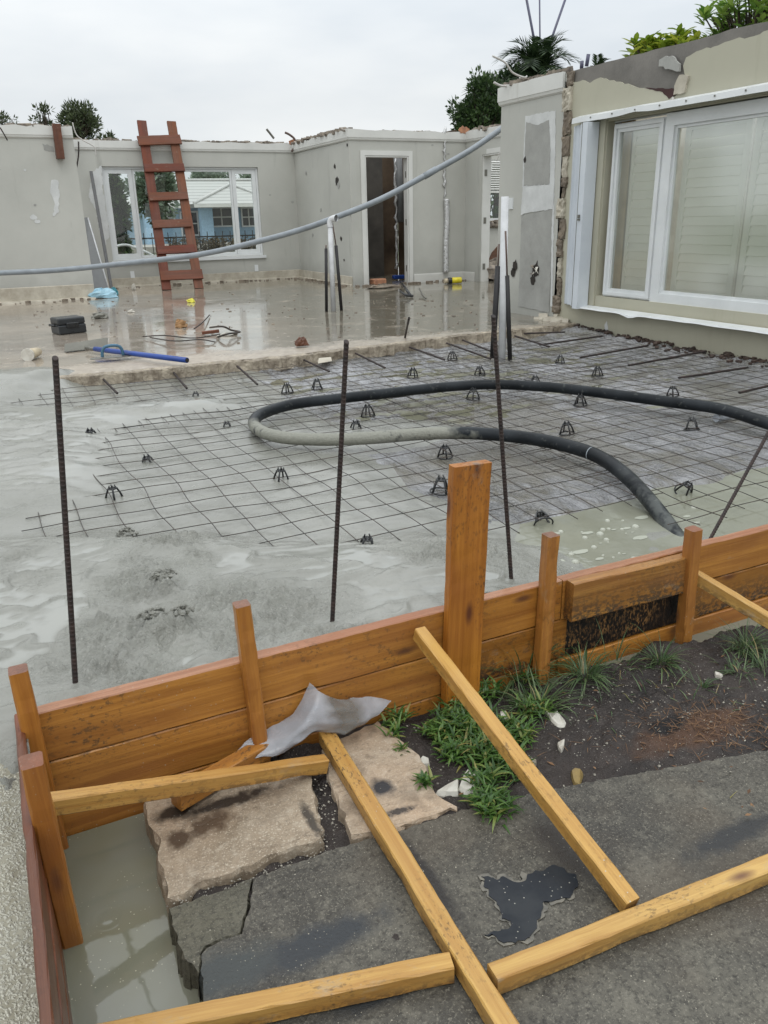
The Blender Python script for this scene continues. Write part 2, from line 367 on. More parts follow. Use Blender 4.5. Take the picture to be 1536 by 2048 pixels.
g = G('wet_house_floor')      # old tile bed under a film of rain
x, y, z = g.xyz()
n1 = g.noise(.55, 5, .6); n2 = g.noise(3.2, 5, .65); n3 = g.noise(22, 4, .7); streak = g.noise(1, 5, .7, vec=g.map((1.3, 4.2, 1)), dist=.6)
c = g.mix(g.rng(n1, .38, .62), (.34, .29, .235), (.22, .198, .168))
c = g.mix(g.rng(x, 2.2, 3.6), c, g.mix(n1, (.13, .12, .092), (.19, .172, .135)))
c = g.mix(g.mul(g.rng(streak, .50, .66), .55), c, (.17, .13, .095))
c = g.mix(g.mul(g.rng(n2, .56, .7), .5), c, (.55, .48, .39))
edge = g.rng(g.addm(y, g.mul(g.addm(g.noise(2.5, 4, .65), -.5), 1.1)), 6.85, 7.15, 1, 0)
c = g.mix(g.mul(edge, .6), c, g.mix(g.rng(n3, .35, .7), (.25, .20, .15), (.50, .44, .35)))
spk = g.mul(g.rng(g.vor(9, g.map((1, 1, 1))), .10, .16, 1, 0), g.rng(g.vor(9, g.map((1, 1, 1)), out='Color'), .5, .6))
c = g.mix(spk, c, (.5, .44, .38))
tl = g.n('ShaderNodeTexBrick', {'Vector': g.map((1, 1, 1), rot=(0, 0, .03)), 'Color1': (1, 1, 1, 1), 'Color2': (.9, .9, .9, 1), 'Mortar': (.55, .5, .45, 1), 'Scale': 1.0, 'Mortar Size': .006, 'Brick Width': .62, 'Row Height': .62}, offset=0).outputs[0]
c = g.mix(g.mul(g.rng(n1, .4, .6), .5), c, tl, 'MULTIPLY')
wet = g.rng(g.addm(n2, g.mul(n1, .8)), .72, .98)
ro = g.addm(g.addm(g.mul(wet, .13), .012), g.mul(edge, .35))
M_['floor'] = g.fin(c, ro, g.bump(g.addm(g.noise(7, 3, .6), g.mul(n3, .25)), .045, .010), spec=.8)
rnd = random.Random(4)
edge_pts = [U(px, py, 'z', F) for px, py in ((100, 757), (250, 745), (480, 722), (560, 716), (640, 706), (770, 690), (890, 675), (1000, 663), (1100, 652))]
edge_pts = [Vector((-4, 6.5, F))]+[Vector((p.x, min(6.75, p.y), F)) for p in edge_pts]+[Vector((5.55, 6.80, F))]
E2 = []
for a, c_ in zip(edge_pts[:-1], edge_pts[1:]):
    m = max(1, int((c_-a).length/.022))
    for j in range(m):
        p = a.lerp(c_, j/m); p.y += nz3(p.x*5, 1)*.025 + rnd.uniform(-.008, .008); E2.append(p)
E2.append(edge_pts[-1])
b = MB(); poly = E2+[Vector((5.55, 7.2, F)), Vector((12.5, 7.2, F)), Vector((12.5, 17, F)), Vector((-4, 17, F))]
b.slab(poly, (0, 0, -.7)); tag(b.build('house_floor', M_['floor']), kind='structure')
# chalky tile-bed rim along the broken slab edge
g = G('chalky_slab_rim'); n = g.noise(9, 5, .65); n2 = g.noise(50, 3, .6)
M_['rim'] = g.fin(g.mix(g.rng(n, .35, .68), (.15, .12, .085), (.46, .40, .31)), g.rng(n, .3, .7, .35, .7), g.bump(g.addm(n, g.mul(n2, .7)), .9, .02))
b = MB(); vs = []; 
for i, p in enumerate(E2):
    w = .055+.05*nz3(p.x*3, 7)+rnd.uniform(-.02, .02); h = .008+.007*nz3(p.x*6, 3)+rnd.uniform(0, .004)
    o = -.015+.012*nz3(p.x*9, 5)
    vs += [(p.x, p.y+o-.010*max(0, nz3(p.x*14, 4)), F-.10+.02*nz3(p.x*8, 9)), (p.x, p.y+o+.006+.014*abs(nz3(p.x*22, 6)), F-.012+h*.6+.012*nz3(p.x*17, 8)), (p.x, p.y+.03, F+h), (p.x, p.y+w*.7, F+h*.8), (p.x, p.y+w, F+.002)]
b.add(vs, [(i*5+j, (i+1)*5+j, (i+1)*5+j+1, i*5+j+1) for i in range(len(E2)-1) for j in range(4)])
tag(b.build('slab_rim', M_['rim']), kind='structure')

# --- the fill inside the formwork: poured concrete lying over a plastic sheet
TH = [(-.25, 3.42), (.05, 3.62), (.32, 3.85), (.42, 4.2), (.46, 4.95), (.8, 5.12), (1.35, 5.2), (1.35, 5.42), (.9, 5.55), (.3, 5.72), (.05, 5.95), (.42, 6.40), (.75, 6.75), (6.5, 7.2), (6.5, 1.5), (1.75, 1.5), (1.68, 2.25), (1.5, 2.42), (1.25, 2.52), (.92, 2.66), (.6, 2.86), (.38, 3.0), (0, 3.2)]
TH = np.array(TH)
def sdf(px_, py_):
    d = np.full(px_.shape, 1e9); ins = np.zeros(px_.shape, bool); n = len(TH)
    for i in range(n):
        a, c_ = TH[i], TH[(i+1) % n]; e = c_-a
        t = np.clip(((px_-a[0])*e[0]+(py_-a[1])*e[1])/(e@e), 0, 1)
        d = np.minimum(d, np.hypot(px_-a[0]-t*e[0], py_-a[1]-t*e[1]))
        with np.errstate(divide='ignore', invalid='ignore'):
            ins ^= ((a[1] > py_) != (c_[1] > py_)) & (px_ < (c_[0]-a[0])*(py_-a[1])/(c_[1]-a[1]+1e-12)+a[0])
    return np.where(ins, d, -d)     # positive inside the thin zone
def sst(a, b_, t):
    t = np.clip((t-a)/(b_-a), 0, 1); return t*t*(3-2*t)
def fbm(X, Y, sc, oc, seed=0, z=0):
    out = np.empty(X.size); xs, ys = X.ravel(), Y.ravel()
    for i in range(X.size): out[i] = noise.fractal(Vector((xs[i]*sc+seed, ys[i]*sc-seed, z)), .9, 2.1, oc)
    return out.reshape(X.shape)
LUMPS = [(*U(330, 1175, 'z', .29)[:2], .042, .055), (*U(310, 1250, 'z', .29)[:2], .045, .055), (*U(365, 1250, 'z', .29)[:2], .045, .045), (*U(250, 1052, 'z', .28)[:2], .05, .035), (*U(330, 1070, 'z', .27)[:2], .12, .03), (*U(360, 1085, 'z', .26)[:2], .10, .025), (*U(190, 1250, 'z', .29)[:2], .09, .02), (*U(275, 1160, 'z', .29)[:2], .13, .015), (*U(455, 1180, 'z', .29)[:2], .12, .015), (.62, 2.9, .09, .02)]
def stones(X, Y, sc):
    out = np.empty(X.size); xs, ys = X.ravel(), Y.ravel(); vor = noise.voronoi
    for i in range(X.size): out[i] = vor(Vector((xs[i]*sc, ys[i]*sc, 0)))[0][0]
    return 1-np.clip(out.reshape(X.shape)*1.35, 0, 1)**2
def conc_fine(X, Y): return conc_z(X, Y, True)
def conc_z(X, Y, fine=False):
    s = sdf(X, Y)+.09*fbm(X, Y, 2.2, 3, 5)
    thick = sst(.15, -.20, s)
    thin = .216-.045*sst(1.35, 1.9, X+.25*fbm(X, Y, 1.1, 3, 2)-.10*(Y-3))
    hose = np.exp(-(((X-1.9)/.62)**2+((Y-4.15)/.42)**2)**2)
    thin = np.maximum(thin, .216*hose+.150*(1-hose))
    thin = thin+.010*fbm(X, Y, 1.7, 3, 9)+.004*fbm(X, Y, 7, 3, 4)
    top = .270+.014*fbm(X, Y, 1.1, 3, 1)+.010*fbm(X*1.0, Y*1.8, 2.6, 3, 8)
    rough = np.clip(.30+2.6*fbm(X, Y, 1.5, 4, 3), 0, 1)*sst(4.1, 3.0, Y)*thick
    rough = np.maximum(rough, np.exp(-(((X-.38)/.48)**2+((Y-2.12)/.26)**2)**2)*thick)*np.clip(.75+.9*fbm(X, Y, 4, 3, 17), 0, 1)
    rough *= 1-np.exp(-(((X+.15)/.22)**2+((Y-2.45)/.45)**2)**2)
    for lx, ly, lr, lh in LUMPS:
        e = np.exp(-(((X-lx)**2+(Y-ly)**2)/lr**2)**1.5); top = top+e*lh*(1+.5*fbm(X, Y, 25, 2, 6)); rough = np.maximum(rough, np.clip(e*1.3, 0, 1))
    grain = np.abs(fbm(X, Y, 17, 4, 11))
    top = top+rough*(.034*grain-.008)
    if fine: gt = np.clip(.35+2.2*fbm(X, Y, 7, 3, 18), 0, 1.2); top = top+rough*(gt*.016*stones(X, Y, 44)+gt*.009*stones(X+7, Y, 90)-.010)+.0022*(1-rough)*thick*fbm(X, Y, 22, 3, 14)
    top = np.where((Y > 6.2), top+.05*sst(6.2, 6.7, Y)*sst(.7, .2, X), top)
    top = top+.055*sst(6.0, 6.4, Y)*sst(.75, .35, X+.1*fbm(X, Y, 3, 3, 51))-.10*sst(6.75, 7.15, Y+.12*fbm(X, Y, 2.5, 3, 52))
    rdg = np.clip(1-np.abs(fbm(X+.25*fbm(X, Y, 1.2, 3, 71), Y*1.5, 2.4, 3, 72))*5, 0, 1)**2; top = top+.016*rdg*sst(.7, .2, rough)*sst(5.9, 5.2, Y)+.005*fbm(X, Y*1.6, 8, 3, 73)*sst(5.9, 5.0, Y)
    pool = sst(.002, -.003, top-(.2685+.004*fbm(X, Y, .7, 2, 61)))*sst(.25, .05, rough)*thick*sst(6.0, 5.6, Y); top = np.where(pool > 0, top*(1-pool)+(.2675+.004*fbm(X, Y, .7, 2, 61))*pool, top); rough = rough-pool*.5*(rough < .3)
    zc = thin*(1-thick)+top*thick
    zc = zc-.07*sst(1.84, 1.55, Y)*(X < -.08)
    return zc, np.clip(rough, -1, 1)
def sheet_z(X, Y):
    s = .186+.013*fbm(X, Y, .8, 3, 21)+.016*fbm(X+.6*Y, Y, 1.5, 4, 22)
    s = s+.026*(.5-np.abs(fbm(X-.5*Y, Y*1.6, 3.2, 3, 23)))*sst(3.9, 4.8, Y)*1.6-.012*sst(3.9, 4.8, Y); s = s+.016*sst(2.5, 2.8, Y)*sst(3.9, 3.4, Y)*sst(2.2, 2.7, X)
    s = s-.10*sst(2.62, 2.36, Y+.07*fbm(X, Y, 2, 3, 3)-.03*(X-2))*sst(1.3, 1.6, X)
    s = s+.05*sst(5.0, 5.4, X)
    s = s+.03*sst(6.2, 6.6, Y)
    return s
def grid_mesh(name, m, x0, x1, y0, y1, step, zf, attr=None, keep=None):
    xs = np.arange(x0, x1+1e-6, step); ys = np.arange(y0, y1+1e-6, step)
    X, Y = np.meshgrid(xs, ys); r = zf(X, Y)
    Z, A = r if isinstance(r, tuple) else (r, None)
    nx, ny = len(xs), len(ys); me = bpy.data.meshes.new(name)
    co = np.stack([X, Y, Z], -1).reshape(-1, 3)
    i = np.arange(nx*ny).reshape(ny, nx)
    q = np.stack([i[:-1, :-1], i[:-1, 1:], i[1:, 1:], i[1:, :-1]], -1).reshape(-1, 4)
    if keep is not None:
        cx = co[q].mean(1); q = q[keep(cx[:, 0], cx[:, 1])]
    me.vertices.add(len(co)); me.vertices.foreach_set('co', co.ravel())
    me.loops.add(q.size); me.loops.foreach_set('vertex_index', q.ravel().astype(np.int32))
    me.polygons.add(len(q)); me.polygons.foreach_set('loop_start', (np.arange(len(q))*4).astype(np.int32))
    me.polygons.foreach_set('use_smooth', np.ones(len(q), bool))
    me.update(calc_edges=True)
    if A is not None:
        at = me.attributes.new('aggregate', 'FLOAT', 'POINT'); at.data.foreach_set('value', A.ravel().astype(np.float32))
    me.materials.append(m); o = bpy.data.objects.new(name, me); return link(o)
g = G('wet_concrete')
r0 = g.n('ShaderNodeAttribute', attribute_name='aggregate').outputs['Fac']; rg = g.rng(r0, 0, 1); pl_ = g.rng(r0, 0, -.4)
n1 = g.noise(1.2, 5, .6); n2 = g.noise(5, 5, .65, dist=.8); n3 = g.noise(52, 5, .75); n4 = g.noise(120, 3, .7)
c = g.mix(g.rng(n1, .35, .65), (.185, .186, .163), (.25, .25, .224))
c = g.mix(g.mul(g.rng(n2, .52, .72), .35), c, (.175, .177, .152))
pit_shade = g.math('MAXIMUM', g.rng(n3, .58, .68), g.mul(g.rng(g.vor(85), .22, .34, 1, 0), g.rng(g.vor(85, out='Color'), .42, .52))); c = g.mix(g.mul(pit_shade, g.addm(g.mul(rg, .75), .10)), c, (.10, .10, .08))  # shade of the small pits painted into the concrete colour
c = g.mix(g.mul(rg, .6), c, (.285, .285, .252))
c = g.mix(g.mul(pl_, .7), c, (.285, .29, .266)); stn = g.mul(g.rng(g.vor(60), .10, .2, 1, 0), g.mul(rg, .5)); c = g.mix(stn, c, (.46, .45, .40))
ro = g.mul(g.addm(g.mul(rg, .12), g.rng(n2, .35, .65, .06, .30)), g.rng(pl_, 0, 1, 1, .25))
h = g.addm(g.mul(g.addm(n3, g.mul(n4, .5)), g.addm(rg, .10)), g.mul(n2, .35))
M_['concrete'] = g.fin(c, ro, g.bump(h, g.rng(pl_, 0, 1, .8, .08), .018), spec=.55)
# main field plus the strip left of the side board that runs past the camera
o = grid_mesh('wet_concrete', M_['concrete'], -1.9, 2.6, 1.50, 7.3, .02, conc_z, keep=lambda x, y: ((y > 3.3) | (x < -.9) | (x > 1.92)) & ((y > 1.875) | (x < -.085))); tag(o, kind='structure')
o = grid_mesh('wet_concrete', M_['concrete'], -.92, 1.94, 1.50, 3.32, .0072, conc_fine, keep=lambda x, y: (y > 1.875) | (x < -.085)); tag(o, kind='structure')
g = G('washed_aggregate'); wv = g.n('ShaderNodeVectorMath', {0: g.obj, 1: g.n('ShaderNodeVectorMath', {0: g.noise(70, 3, .6, col=True), 3: .016}, operation='SCALE').outputs[0]}, operation='ADD').outputs[0]; vc = g.vor(150, wv, out='Color'); vd = g.vor(150, wv); n1 = g.noise(7, 4, .6)
c = g.mix(g.rng(vc, .2, .8), (.36, .345, .27), (.56, .54, .45)); c = g.mix(g.rng(n1, .38, .6, 0, .8), c, (.42, .41, .345)); c = g.mix(g.rng(vd, .42, .62), c, (.24, .225, .17))
M_['aggr'] = g.fin(c, .42, g.bump(g.addm(g.rng(vd, .1, .6, 1, 0), n1), .6, .012))
def left_z(X, Y):
    return .245+.03*sst(1.6, 1.95, Y)+.016*fbm(X, Y, 3, 3, 31)+.010*np.abs(fbm(X, Y, 22, 3, 33))-.02*sst(-.2, -.11, X)
o = grid_mesh('wet_concrete', M_['aggr'], -1.9, -.095, .55, 1.90, .012, left_z); tag(o, kind='structure')

g = G('vapour_sheet')
n1 = g.noise(1.3, 5, .6); n2 = g.noise(1, 6, .65, vec=g.map((5, 2.4, 3), rot=(0, 0, .5)), dist=1.5); n3 = g.noise(1, 5, .6, vec=g.map((18, 7, 8), rot=(0, 0, .5)), dist=1.2)
c = g.mix(g.rng(n1, .36, .64), (.185, .185, .185), (.36, .362, .375))
c = g.mix(g.mul(g.rng(n2, .48, .66), .8), c, (.135, .12, .085))
c = g.mix(g.mul(g.rng(n3, .58, .72), .6), c, (.38, .385, .40))
n5 = g.noise(.95, 4, .55, vec=g.map((1, 1.5, 1), loc=(3, 1, 0))); film = g.rng(g.addm(n5, g.addm(g.mul(g.blob(2.9, 4.2, 1.3, .75, 1.5, .3, .6), .14), -.09)), .46, .55, 0, 1, True)
c = g.mix(g.mul(film, .75), c, g.mix(n2, (.060, .052, .035), (.11, .098, .072)))
c = g.mix(g.mul(g.rng(g.noise(30, 4, .7), .60, .68), .6), c, (.10, .095, .08))
M_['sheet'] = g.fin(c, g.mul(g.rng(n2, .35, .65, .05, .26), g.rng(film, 0, 1, 1, .35)), g.bump(g.addm(n3, g.mul(n2, 1.6)), g.rng(film, 0, 1, 1, .4), .05), spec=.9)
o = grid_mesh('plastic_sheet', M_['sheet'], .9, 5.56, 1.9, 6.85, .025, sheet_z)
tag(o, 'wrinkled grey plastic sheet lying under the wire mesh, wet and dirty', 'plastic sheet')

def water_mat(name, a, b_, rip=.05, sc=9, ro=.04, specks=0, rings=()):
    g = G(name); n = g.noise(1.5, 4, .6); c = g.mix(g.rng(n, .35, .65), a, b_)
    if specks:
        v = g.rng(g.vor(85), .10, .15, 1, 0); gt = g.rng(g.noise(5, 4, .6), .50, .62)
        c = g.mix(g.mul(v, gt), c, (.46, .44, .34))
    h = g.mul(g.noise(sc, 3, .6), .5)
    for rx, ry, r0 in rings:     # rings spreading from raindrops
        v = g.n('ShaderNodeMapping', {'Vector': g.obj, 'Location': (rx, ry, 0)}, vector_type='TEXTURE').outputs[0]
        q = g.n('ShaderNodeVectorMath', {0: v}, operation='LENGTH').outputs['Value']
        w = g.math('SINE', g.mul(q, 2*pi/.009)); en = g.rng(g.math('ABSOLUTE', g.addm(q, -r0)), 0, .014, 1, 0)
        h = g.addm(h, g.mul(g.mul(w, en), .5))
    return g.fin(c, ro, g.bump(h, rip*3, .01), spec=.55)
rings = [(*U(205, 1990, 'z', -.075)[:2], .02), (*U(300, 1840, 'z', -.075)[:2], .025), (*U(200, 1700, 'z', -.075)[:2], .03), (*U(212, 1840, 'z', -.075)[:2], .035), (*U(270, 1760, 'z', -.075)[:2], .05), (*U(150, 1925, 'z', -.075)[:2], .03), (*U(215, 1835, 'z', -.075)[:2], .07)]
M_['water'] = water_mat('murky_trench_water', (.155, .152, .095), (.205, .212, .18), .05, 9, .05, 1, rings)
M_['pond'] = water_mat('milky_puddle', (.19, .192, .145), (.235, .24, .195), .06, 14, .05)
M_['puddle'] = water_mat('olive_puddle', (.15, .145, .10), (.20, .20, .15), .05, 14, .06)
b = MB(); b.add([(-.093, .3, -.075), (.6, .3, -.075), (.6, 1.83, -.075), (-.093, 1.83, -.075)], [(0, 1, 2, 3)]); tag(b.build('water', M_['water']), kind='structure')
b = MB(); b.add([(1.2, 1.3, -.055), (3.6, 1.3, -.055), (3.6, 1.83, -.055), (1.2, 1.83, -.055)], [(0, 1, 2, 3)]); tag(b.build('water', M_['pond']), kind='structure')
b = MB(); b.add([(1.0, 1.88, .176), (5.55, 1.88, .176), (5.55, 2.9, .176), (1.0, 2.9, .176)], [(0, 1, 2, 3)]); tag(b.build('puddle', M_['pond']), kind='structure')
b = MB(); b.add([(1.5, 3.6, .1785), (5.55, 3.6, .1785), (5.55, 6.5, .1785), (1.5, 6.5, .1785)], [(0, 1, 2, 3)]); tag(b.build('puddle', M_['puddle']), kind='structure')
# foam and bubbles on the puddle by the hose
g = G('foam'); M_['foamy'] = g.fin((.36, .37, .31), .12)
b = MB(); rnd = random.Random(8)
for i in range(120):
    px_, py_ = rnd.uniform(1010, 1400), rnd.uniform(1015, 1150)
    if abs(px_-1330) < 40: continue
    p = U(px_, py_, 'z', .177)
    if p.y > 2.42 or p.y < 1.92: continue
    r = rnd.choice((.004, .006, .009, .012, .016)); m = 10
    if i % 3:     # bubble dome
        vs = [(p.x+r*cos(a*2*pi/m)*cos(e), p.y+r*sin(a*2*pi/m)*cos(e), .1755+r*sin(e)*.7) for e in (0, .5, 1.0) for a in range(m)]+[(p.x, p.y, .1755+r*.7)]
        b.add(vs, [(k*m+a, k*m+(a+1) % m, (k+1)*m+(a+1) % m, (k+1)*m+a) for k in range(2) for a in range(m)]+[(2*m+a, 2*m+(a+1) % m, 3*m) for a in range(m)], True)
    else:         # flat scum patch
        q = [(p.x+r*2.2*cos(a)*(1+.4*nz3(a*3, i)), p.y+r*1.1*sin(a)*(1+.4*nz3(a*3, i+9)), .1775) for a in np.linspace(0, 2*pi, 14)[:-1]]
        b.add(q, [tuple(range(len(q)))])
tag(b.build('foam_bubbles', M_['foamy']), 'white foam and bubbles floating on the puddle beside the hose end', 'foam', kind='stuff')

# --- pavement: broken slabs
def blots(g, c, ro, L_):
    for (px_, py_, rx, ry, col, r_, amp) in L_:
        p = U(px_, py_, 'z', 0); ns = .9/min(rx, ry); halo = g.blob(p.x, p.y, rx*1.10, ry*1.10, ns, amp*2.6, .16); m = g.blob(p.x, p.y, rx, ry, ns, amp*2.2, .38)
        c = g.mix(g.mul(g.math('SUBTRACT', halo, m), .55 if col[0] < .02 else .1), c, (.21, .20, .165))
        c = g.mix(m, c, col); ro = g.n('ShaderNodeMix', {'Factor': m, 'A': ro, 'B': r_}, data_type='FLOAT').outputs[0]
    return c, ro
def pave(name, base, dark, light, blot=(), ro0=.36, scratch=False, warm=None):
    g = G(name); n1 = g.noise(2.1, 5, .6); n2 = g.noise(75, 5, .8); n3 = g.noise(210, 2, .6); n4 = g.noise(6.5, 5, .65)
    c = g.mix(g.rng(n1, .35, .65), dark, base); c = g.mix(g.mul(g.rng(n4, .5, .72), .5), c, light)
    if warm: c = g.mix(g.rng(g.noise(1.4, 3, .5), .48, .62), c, warm)
    c = g.mix(g.mul(g.rng(n2, .48, .64), .40 if scratch else .75), c, tuple(t*.40 for t in dark)); c = g.mix(g.mul(g.rng(n3, .56, .68), .75), c, light); c = g.mix(g.mul(g.rng(g.noise(24, 4, .7), .55, .68), .5), c, tuple(t*.9 for t in light)); c = g.mix(g.mul(g.rng(g.noise(1.7, 3, .6), .5, .64), .35), c, (base[0]*1.05, base[1]*.86, base[2]*.72))
    h = g.addm(n2, g.mul(n3, .4))
    if scratch:
        for k, (a, s_) in enumerate(((.3, 13), (1.15, 15), (2.3, 12), (2.9, 11), (1.9, 16))):
            w = g.noise(1, 2, .5, vec=g.map((4.5, s_*2.2, 1), rot=(0, 0, a), loc=(k*3.1, 0, 0)), dist=.5)
            ln = g.rng(g.math('ABSOLUTE', g.addm(w, -.5)), 0, .012, 1, 0); gt = g.rng(g.noise(7+k, 3, .6), .52, .58)
            ln = g.mul(ln, gt); c = g.mix(g.mul(ln, .45), c, (.13, .10, .07)); h = g.addm(h, g.mul(ln, -1.0))
        c = g.mix(g.mul(g.rng(g.noise(4.2, 6, .7), .50, .64), .7), c, (.12, .09, .062))
    v = g.vor(48); vcol = g.vor(48, out='Color'); sp = g.mul(g.rng(v, .055, .09, 1, 0), g.rng(vcol, .62, .7))
    v2 = g.vor(130); sp2 = g.mul(g.mul(g.rng(v2, .10, .17, 1, 0), g.rng(g.vor(130, out='Color'), .55, .65)), g.rng(g.noise(3.5, 4, .6), .42, .6))
    ro = g.rng(n1, .3, .7, ro0-.1, ro0+.16)
    c, ro = blots(g, c, ro, blot)
    c = g.mix(g.mul(g.math('MAXIMUM', sp, sp2), .85), c, (.42, .39, .31))
    return g.fin(c, ro, g.bump(h, .22 if scratch else .45, .006), spec=.32)
DK = (.014, .017, .022)
M_['pave'] = pave('wet_grey_pavement', (.098, .091, .074), (.043, .040, .035), (.185, .172, .138),
    [(1470, 1668, .14, .03, (.030, .031, .032), .16, .3), (620, 1890, .15, .04, (.032, .036, .040), .14, .3), (440, 1945, .10, .05, (.05, .056, .055), .14, .25), (760, 1985, .12, .025, (.035, .036, .036), .14, .3), (1130, 1690, .05, .11, (.036, .031, .026), .22, .25), (860, 1760, .02, .14, (.028, .026, .024), .2, .3)])
M_['pave2'] = pave('greenish_grey_pavement', (.105, .098, .070), (.055, .053, .043), (.16, .15, .115), [(600, 1895, .11, .05, (.028, .034, .04), .10, .35)])
M_['beige'] = pave('scraped_beige_slab', (.42, .335, .245), (.27, .215, .155), (.55, .48, .39),
    [(765, 1578, .028, .032, (.035, .036, .040), .10, .25), (800, 1625, .04, .012, (.055, .045, .038), .2, .5)], .45, True)
M_['beige2'] = pave('scorched_beige_slab', (.37, .30, .22), (.21, .165, .115), (.50, .44, .35), [(455, 1608, .11, .022, (.035, .028, .022), .3, .4), (350, 1628, .05, .028, (.030, .023, .017), .3, .4), (420, 1650, .06, .03, (.085, .056, .035), .4, .5), (360, 1680, .03, .03, (.07, .045, .028), .4, .5), (620, 1640, .012, .06, (.06, .05, .04), .4, .4)], .45, True)
def pslab(pts, z, m, th=.13, st=.02, amp=.006, seed=1, inset=.009):
    P = [U(a, b_, 'z', z) if not isinstance(a, tuple) else Vector((*a, z)) for a, b_ in pts]
    P = jag(P, st if inset > .003 else st*.4, amp, seed)
    if inset < .003: P = [p+Vector((nz3(p.x*38, p.y*38, 1), nz3(p.x*38, p.y*38, 8), 0))*.007 for p in P]
    bb = MB(); n = len(P); rn = random.Random(seed)
    top = [Vector(p) for p in P]; mid = [Vector((p.x+rn.uniform(-.005, .005), p.y+rn.uniform(-.005, .005), z-.006-rn.uniform(0, .012))) for p in P]
    cen = sum(P, Vector())/n
    top = [p+(cen-p).normalized()*rn.uniform(.001, inset) for p in top]
    bot = [Vector((p.x+rn.uniform(-.012, .012), p.y+rn.uniform(-.012, .012), z-th)) for p in P]
    bb.add(top+mid+bot, [tuple(range(n))]+[((i+1) % n+k*n, i+k*n, i+(k+1)*n, (i+1) % n+(k+1)*n) for k in (0, 1) for i in range(n)])
    me_o = bb.build('pavement', m); me = me_o.data
    if me.polygons[0].normal.z < 0: me.flip_normals()
    return tag(me_o, kind='structure')
pslab([(288, 1602), (330, 1575), (470, 1545), (622, 1540), (632, 1590), (636, 1640), (648, 1676), (555, 1708), (440, 1754), (333, 1798), (318, 1730), (318, 1680), (296, 1650)], .006, M_['beige2'], seed=3)
pslab([(652, 1535), (645, 1490), (755, 1440), (790, 1465), (812, 1490), (840, 1510), (858, 1545), (870, 1580), (890, 1600), (915, 1614), (800, 1656), (735, 1665), (702, 1670), (690, 1640), (672, 1590)], .005, M_['beige'], seed=5)
pslab([(338, 1816), (420, 1788), (504, 1756), (497, 1790), (493, 1826), (479, 1862), (443, 1876), (409, 1897), (401, 1912), (396, 1945), (368, 1918), (355, 1885), (346, 1850)], 0, M_['pave2'], seed=7, amp=.0012, inset=.0025)
b_pts = [(508, 1754), (655, 1702), (740, 1676), (800, 1662), (916, 1620), (1000, 1604), (1100, 1578), (1240, 1552), (1400, 1524), (1540, 1497)]
pslab(b_pts+[((3.2, 1.12), 0), ((3.2, -1.2), 0), ((.13, -1.2), 0), ((.165, .8), 0), (400, 2048), (402, 1990), (404, 1910), (412, 1898), (445, 1878), (482, 1864), (496, 1826), (500, 1790)], -.002, M_['pave'], seed=9, amp=.0012, st=.02, inset=.0025)

# shallow dark puddle standing in a scaled patch of the pavement, with the pale scaled rim round it
bz = [(400,945),(450,965),(480,950),(515,970),(560,975),(600,930),(690,905),(770,950),(770,1000),(720,1040),(640,1050),(620,1110),(600,1180),(560,1210),(500,1215),(420,1190),(400,1175),(440,1170),(500,1165),(515,1130),(470,1115),(460,1080),(430,1020),(405,985)]
P = [U(768+a/2, 1280+b_/2, 'z', -.0015) for a, b_ in bz]
g = G('dark_wet_patch'); sp = g.mul(g.rng(g.vor(90), .10, .16, 1, 0), g.rng(g.vor(90, out='Color'), .5, .6)); n = g.noise(12, 4, .6)
M_['wetpatch'] = g.fin(g.mix(sp, g.mix(g.rng(n, .4, .6), (.013, .016, .021), (.024, .027, .031)), (.30, .29, .25)), .28, g.bump(g.noise(30, 3), .08, .004), spec=.2)
M_['scale'] = var('scaled_pale_rim', (.20, .185, .15), (.085, .08, .068), 22, .5, .6, 60)
rim = [p for p in P[:6]]+[p for p in P[10:]]
rq = [p+Vector((.010*nz3(p.x*60, p.y*60), .010*nz3(p.x*60, p.y*60, 5), 0)) for p in jag(P, .006, .0015, 3)]; b = MB().slab(rq, (0, 0, .0040)); tag(b.build('puddle', M_['wetpatch']), kind='structure')
px0, py0 = U(1075, 1770, 'z', 0).x, U(1075, 1815, 'z', 0).y; q2 = []
for i, p in enumerate(rq):      # flaky rim, none along the smooth right lobe
    a, b_ = rq[i-1], rq[(i+1) % len(rq)]; d = (b_-a).normalized(); nn = Vector((d.y, -d.x, 0)); sg = 1 if nn.dot(p-sum(rq, Vector())/len(rq)) > 0 else -1
    k = 0 if (p.x > px0 and p.y > py0) else max(0, .006+.013*nz3(p.x*45, p.y*45, 2)+.006*nz3(p.x*140, p.y*140, 3))
    q2.append(Vector((p.x, p.y, -.0015))+nn*sg*k)
mb = MB().slab(q2, (0, 0, .0022))
tag(mb.build('scaled_pavement_rim', M_['scale']), kind='structure')
# --- soil
def soil_z(X, Y):
    s = -.022+.018*fbm(X, Y, 3, 4, 41)+.013*fbm(X, Y, 14, 3, 42)+.006*fbm(X, Y, 45, 3, 47)
    s = s-.10*sst(1.755, 1.80, Y+.05*fbm(X, Y, 5, 4, 43)+.11*np.maximum(0, X-1.95))*sst(1.35, 1.6, X)
    s = s-.16*sst(.22, .14, X+.03*fbm(X, Y, 8, 3, 44))
    s = s+.012*sst(1.2, 1.4, X)*sst(1.2, 1.32, Y)-.02*sst(1.18, 1.12, Y)*sst(.6, 1.0, X)
    return s
g = G('black_soil'); n1 = g.noise(3, 5, .65); n2 = g.noise(40, 4, .7); n3 = g.noise(150, 3, .7)
c = g.mix(g.rng(n1, .38, .64), (.014, .011, .010), (.048, .038, .033)); c = g.mix(g.mul(g.rng(n2, .5, .7), .5), c, (.075, .062, .055))
bp = U(1390, 1455, 'z', 0); c = g.mix(g.mul(g.blob(bp.x, bp.y, .20, .06, 7, .6, .3), .6), c, (.10, .045, .02))
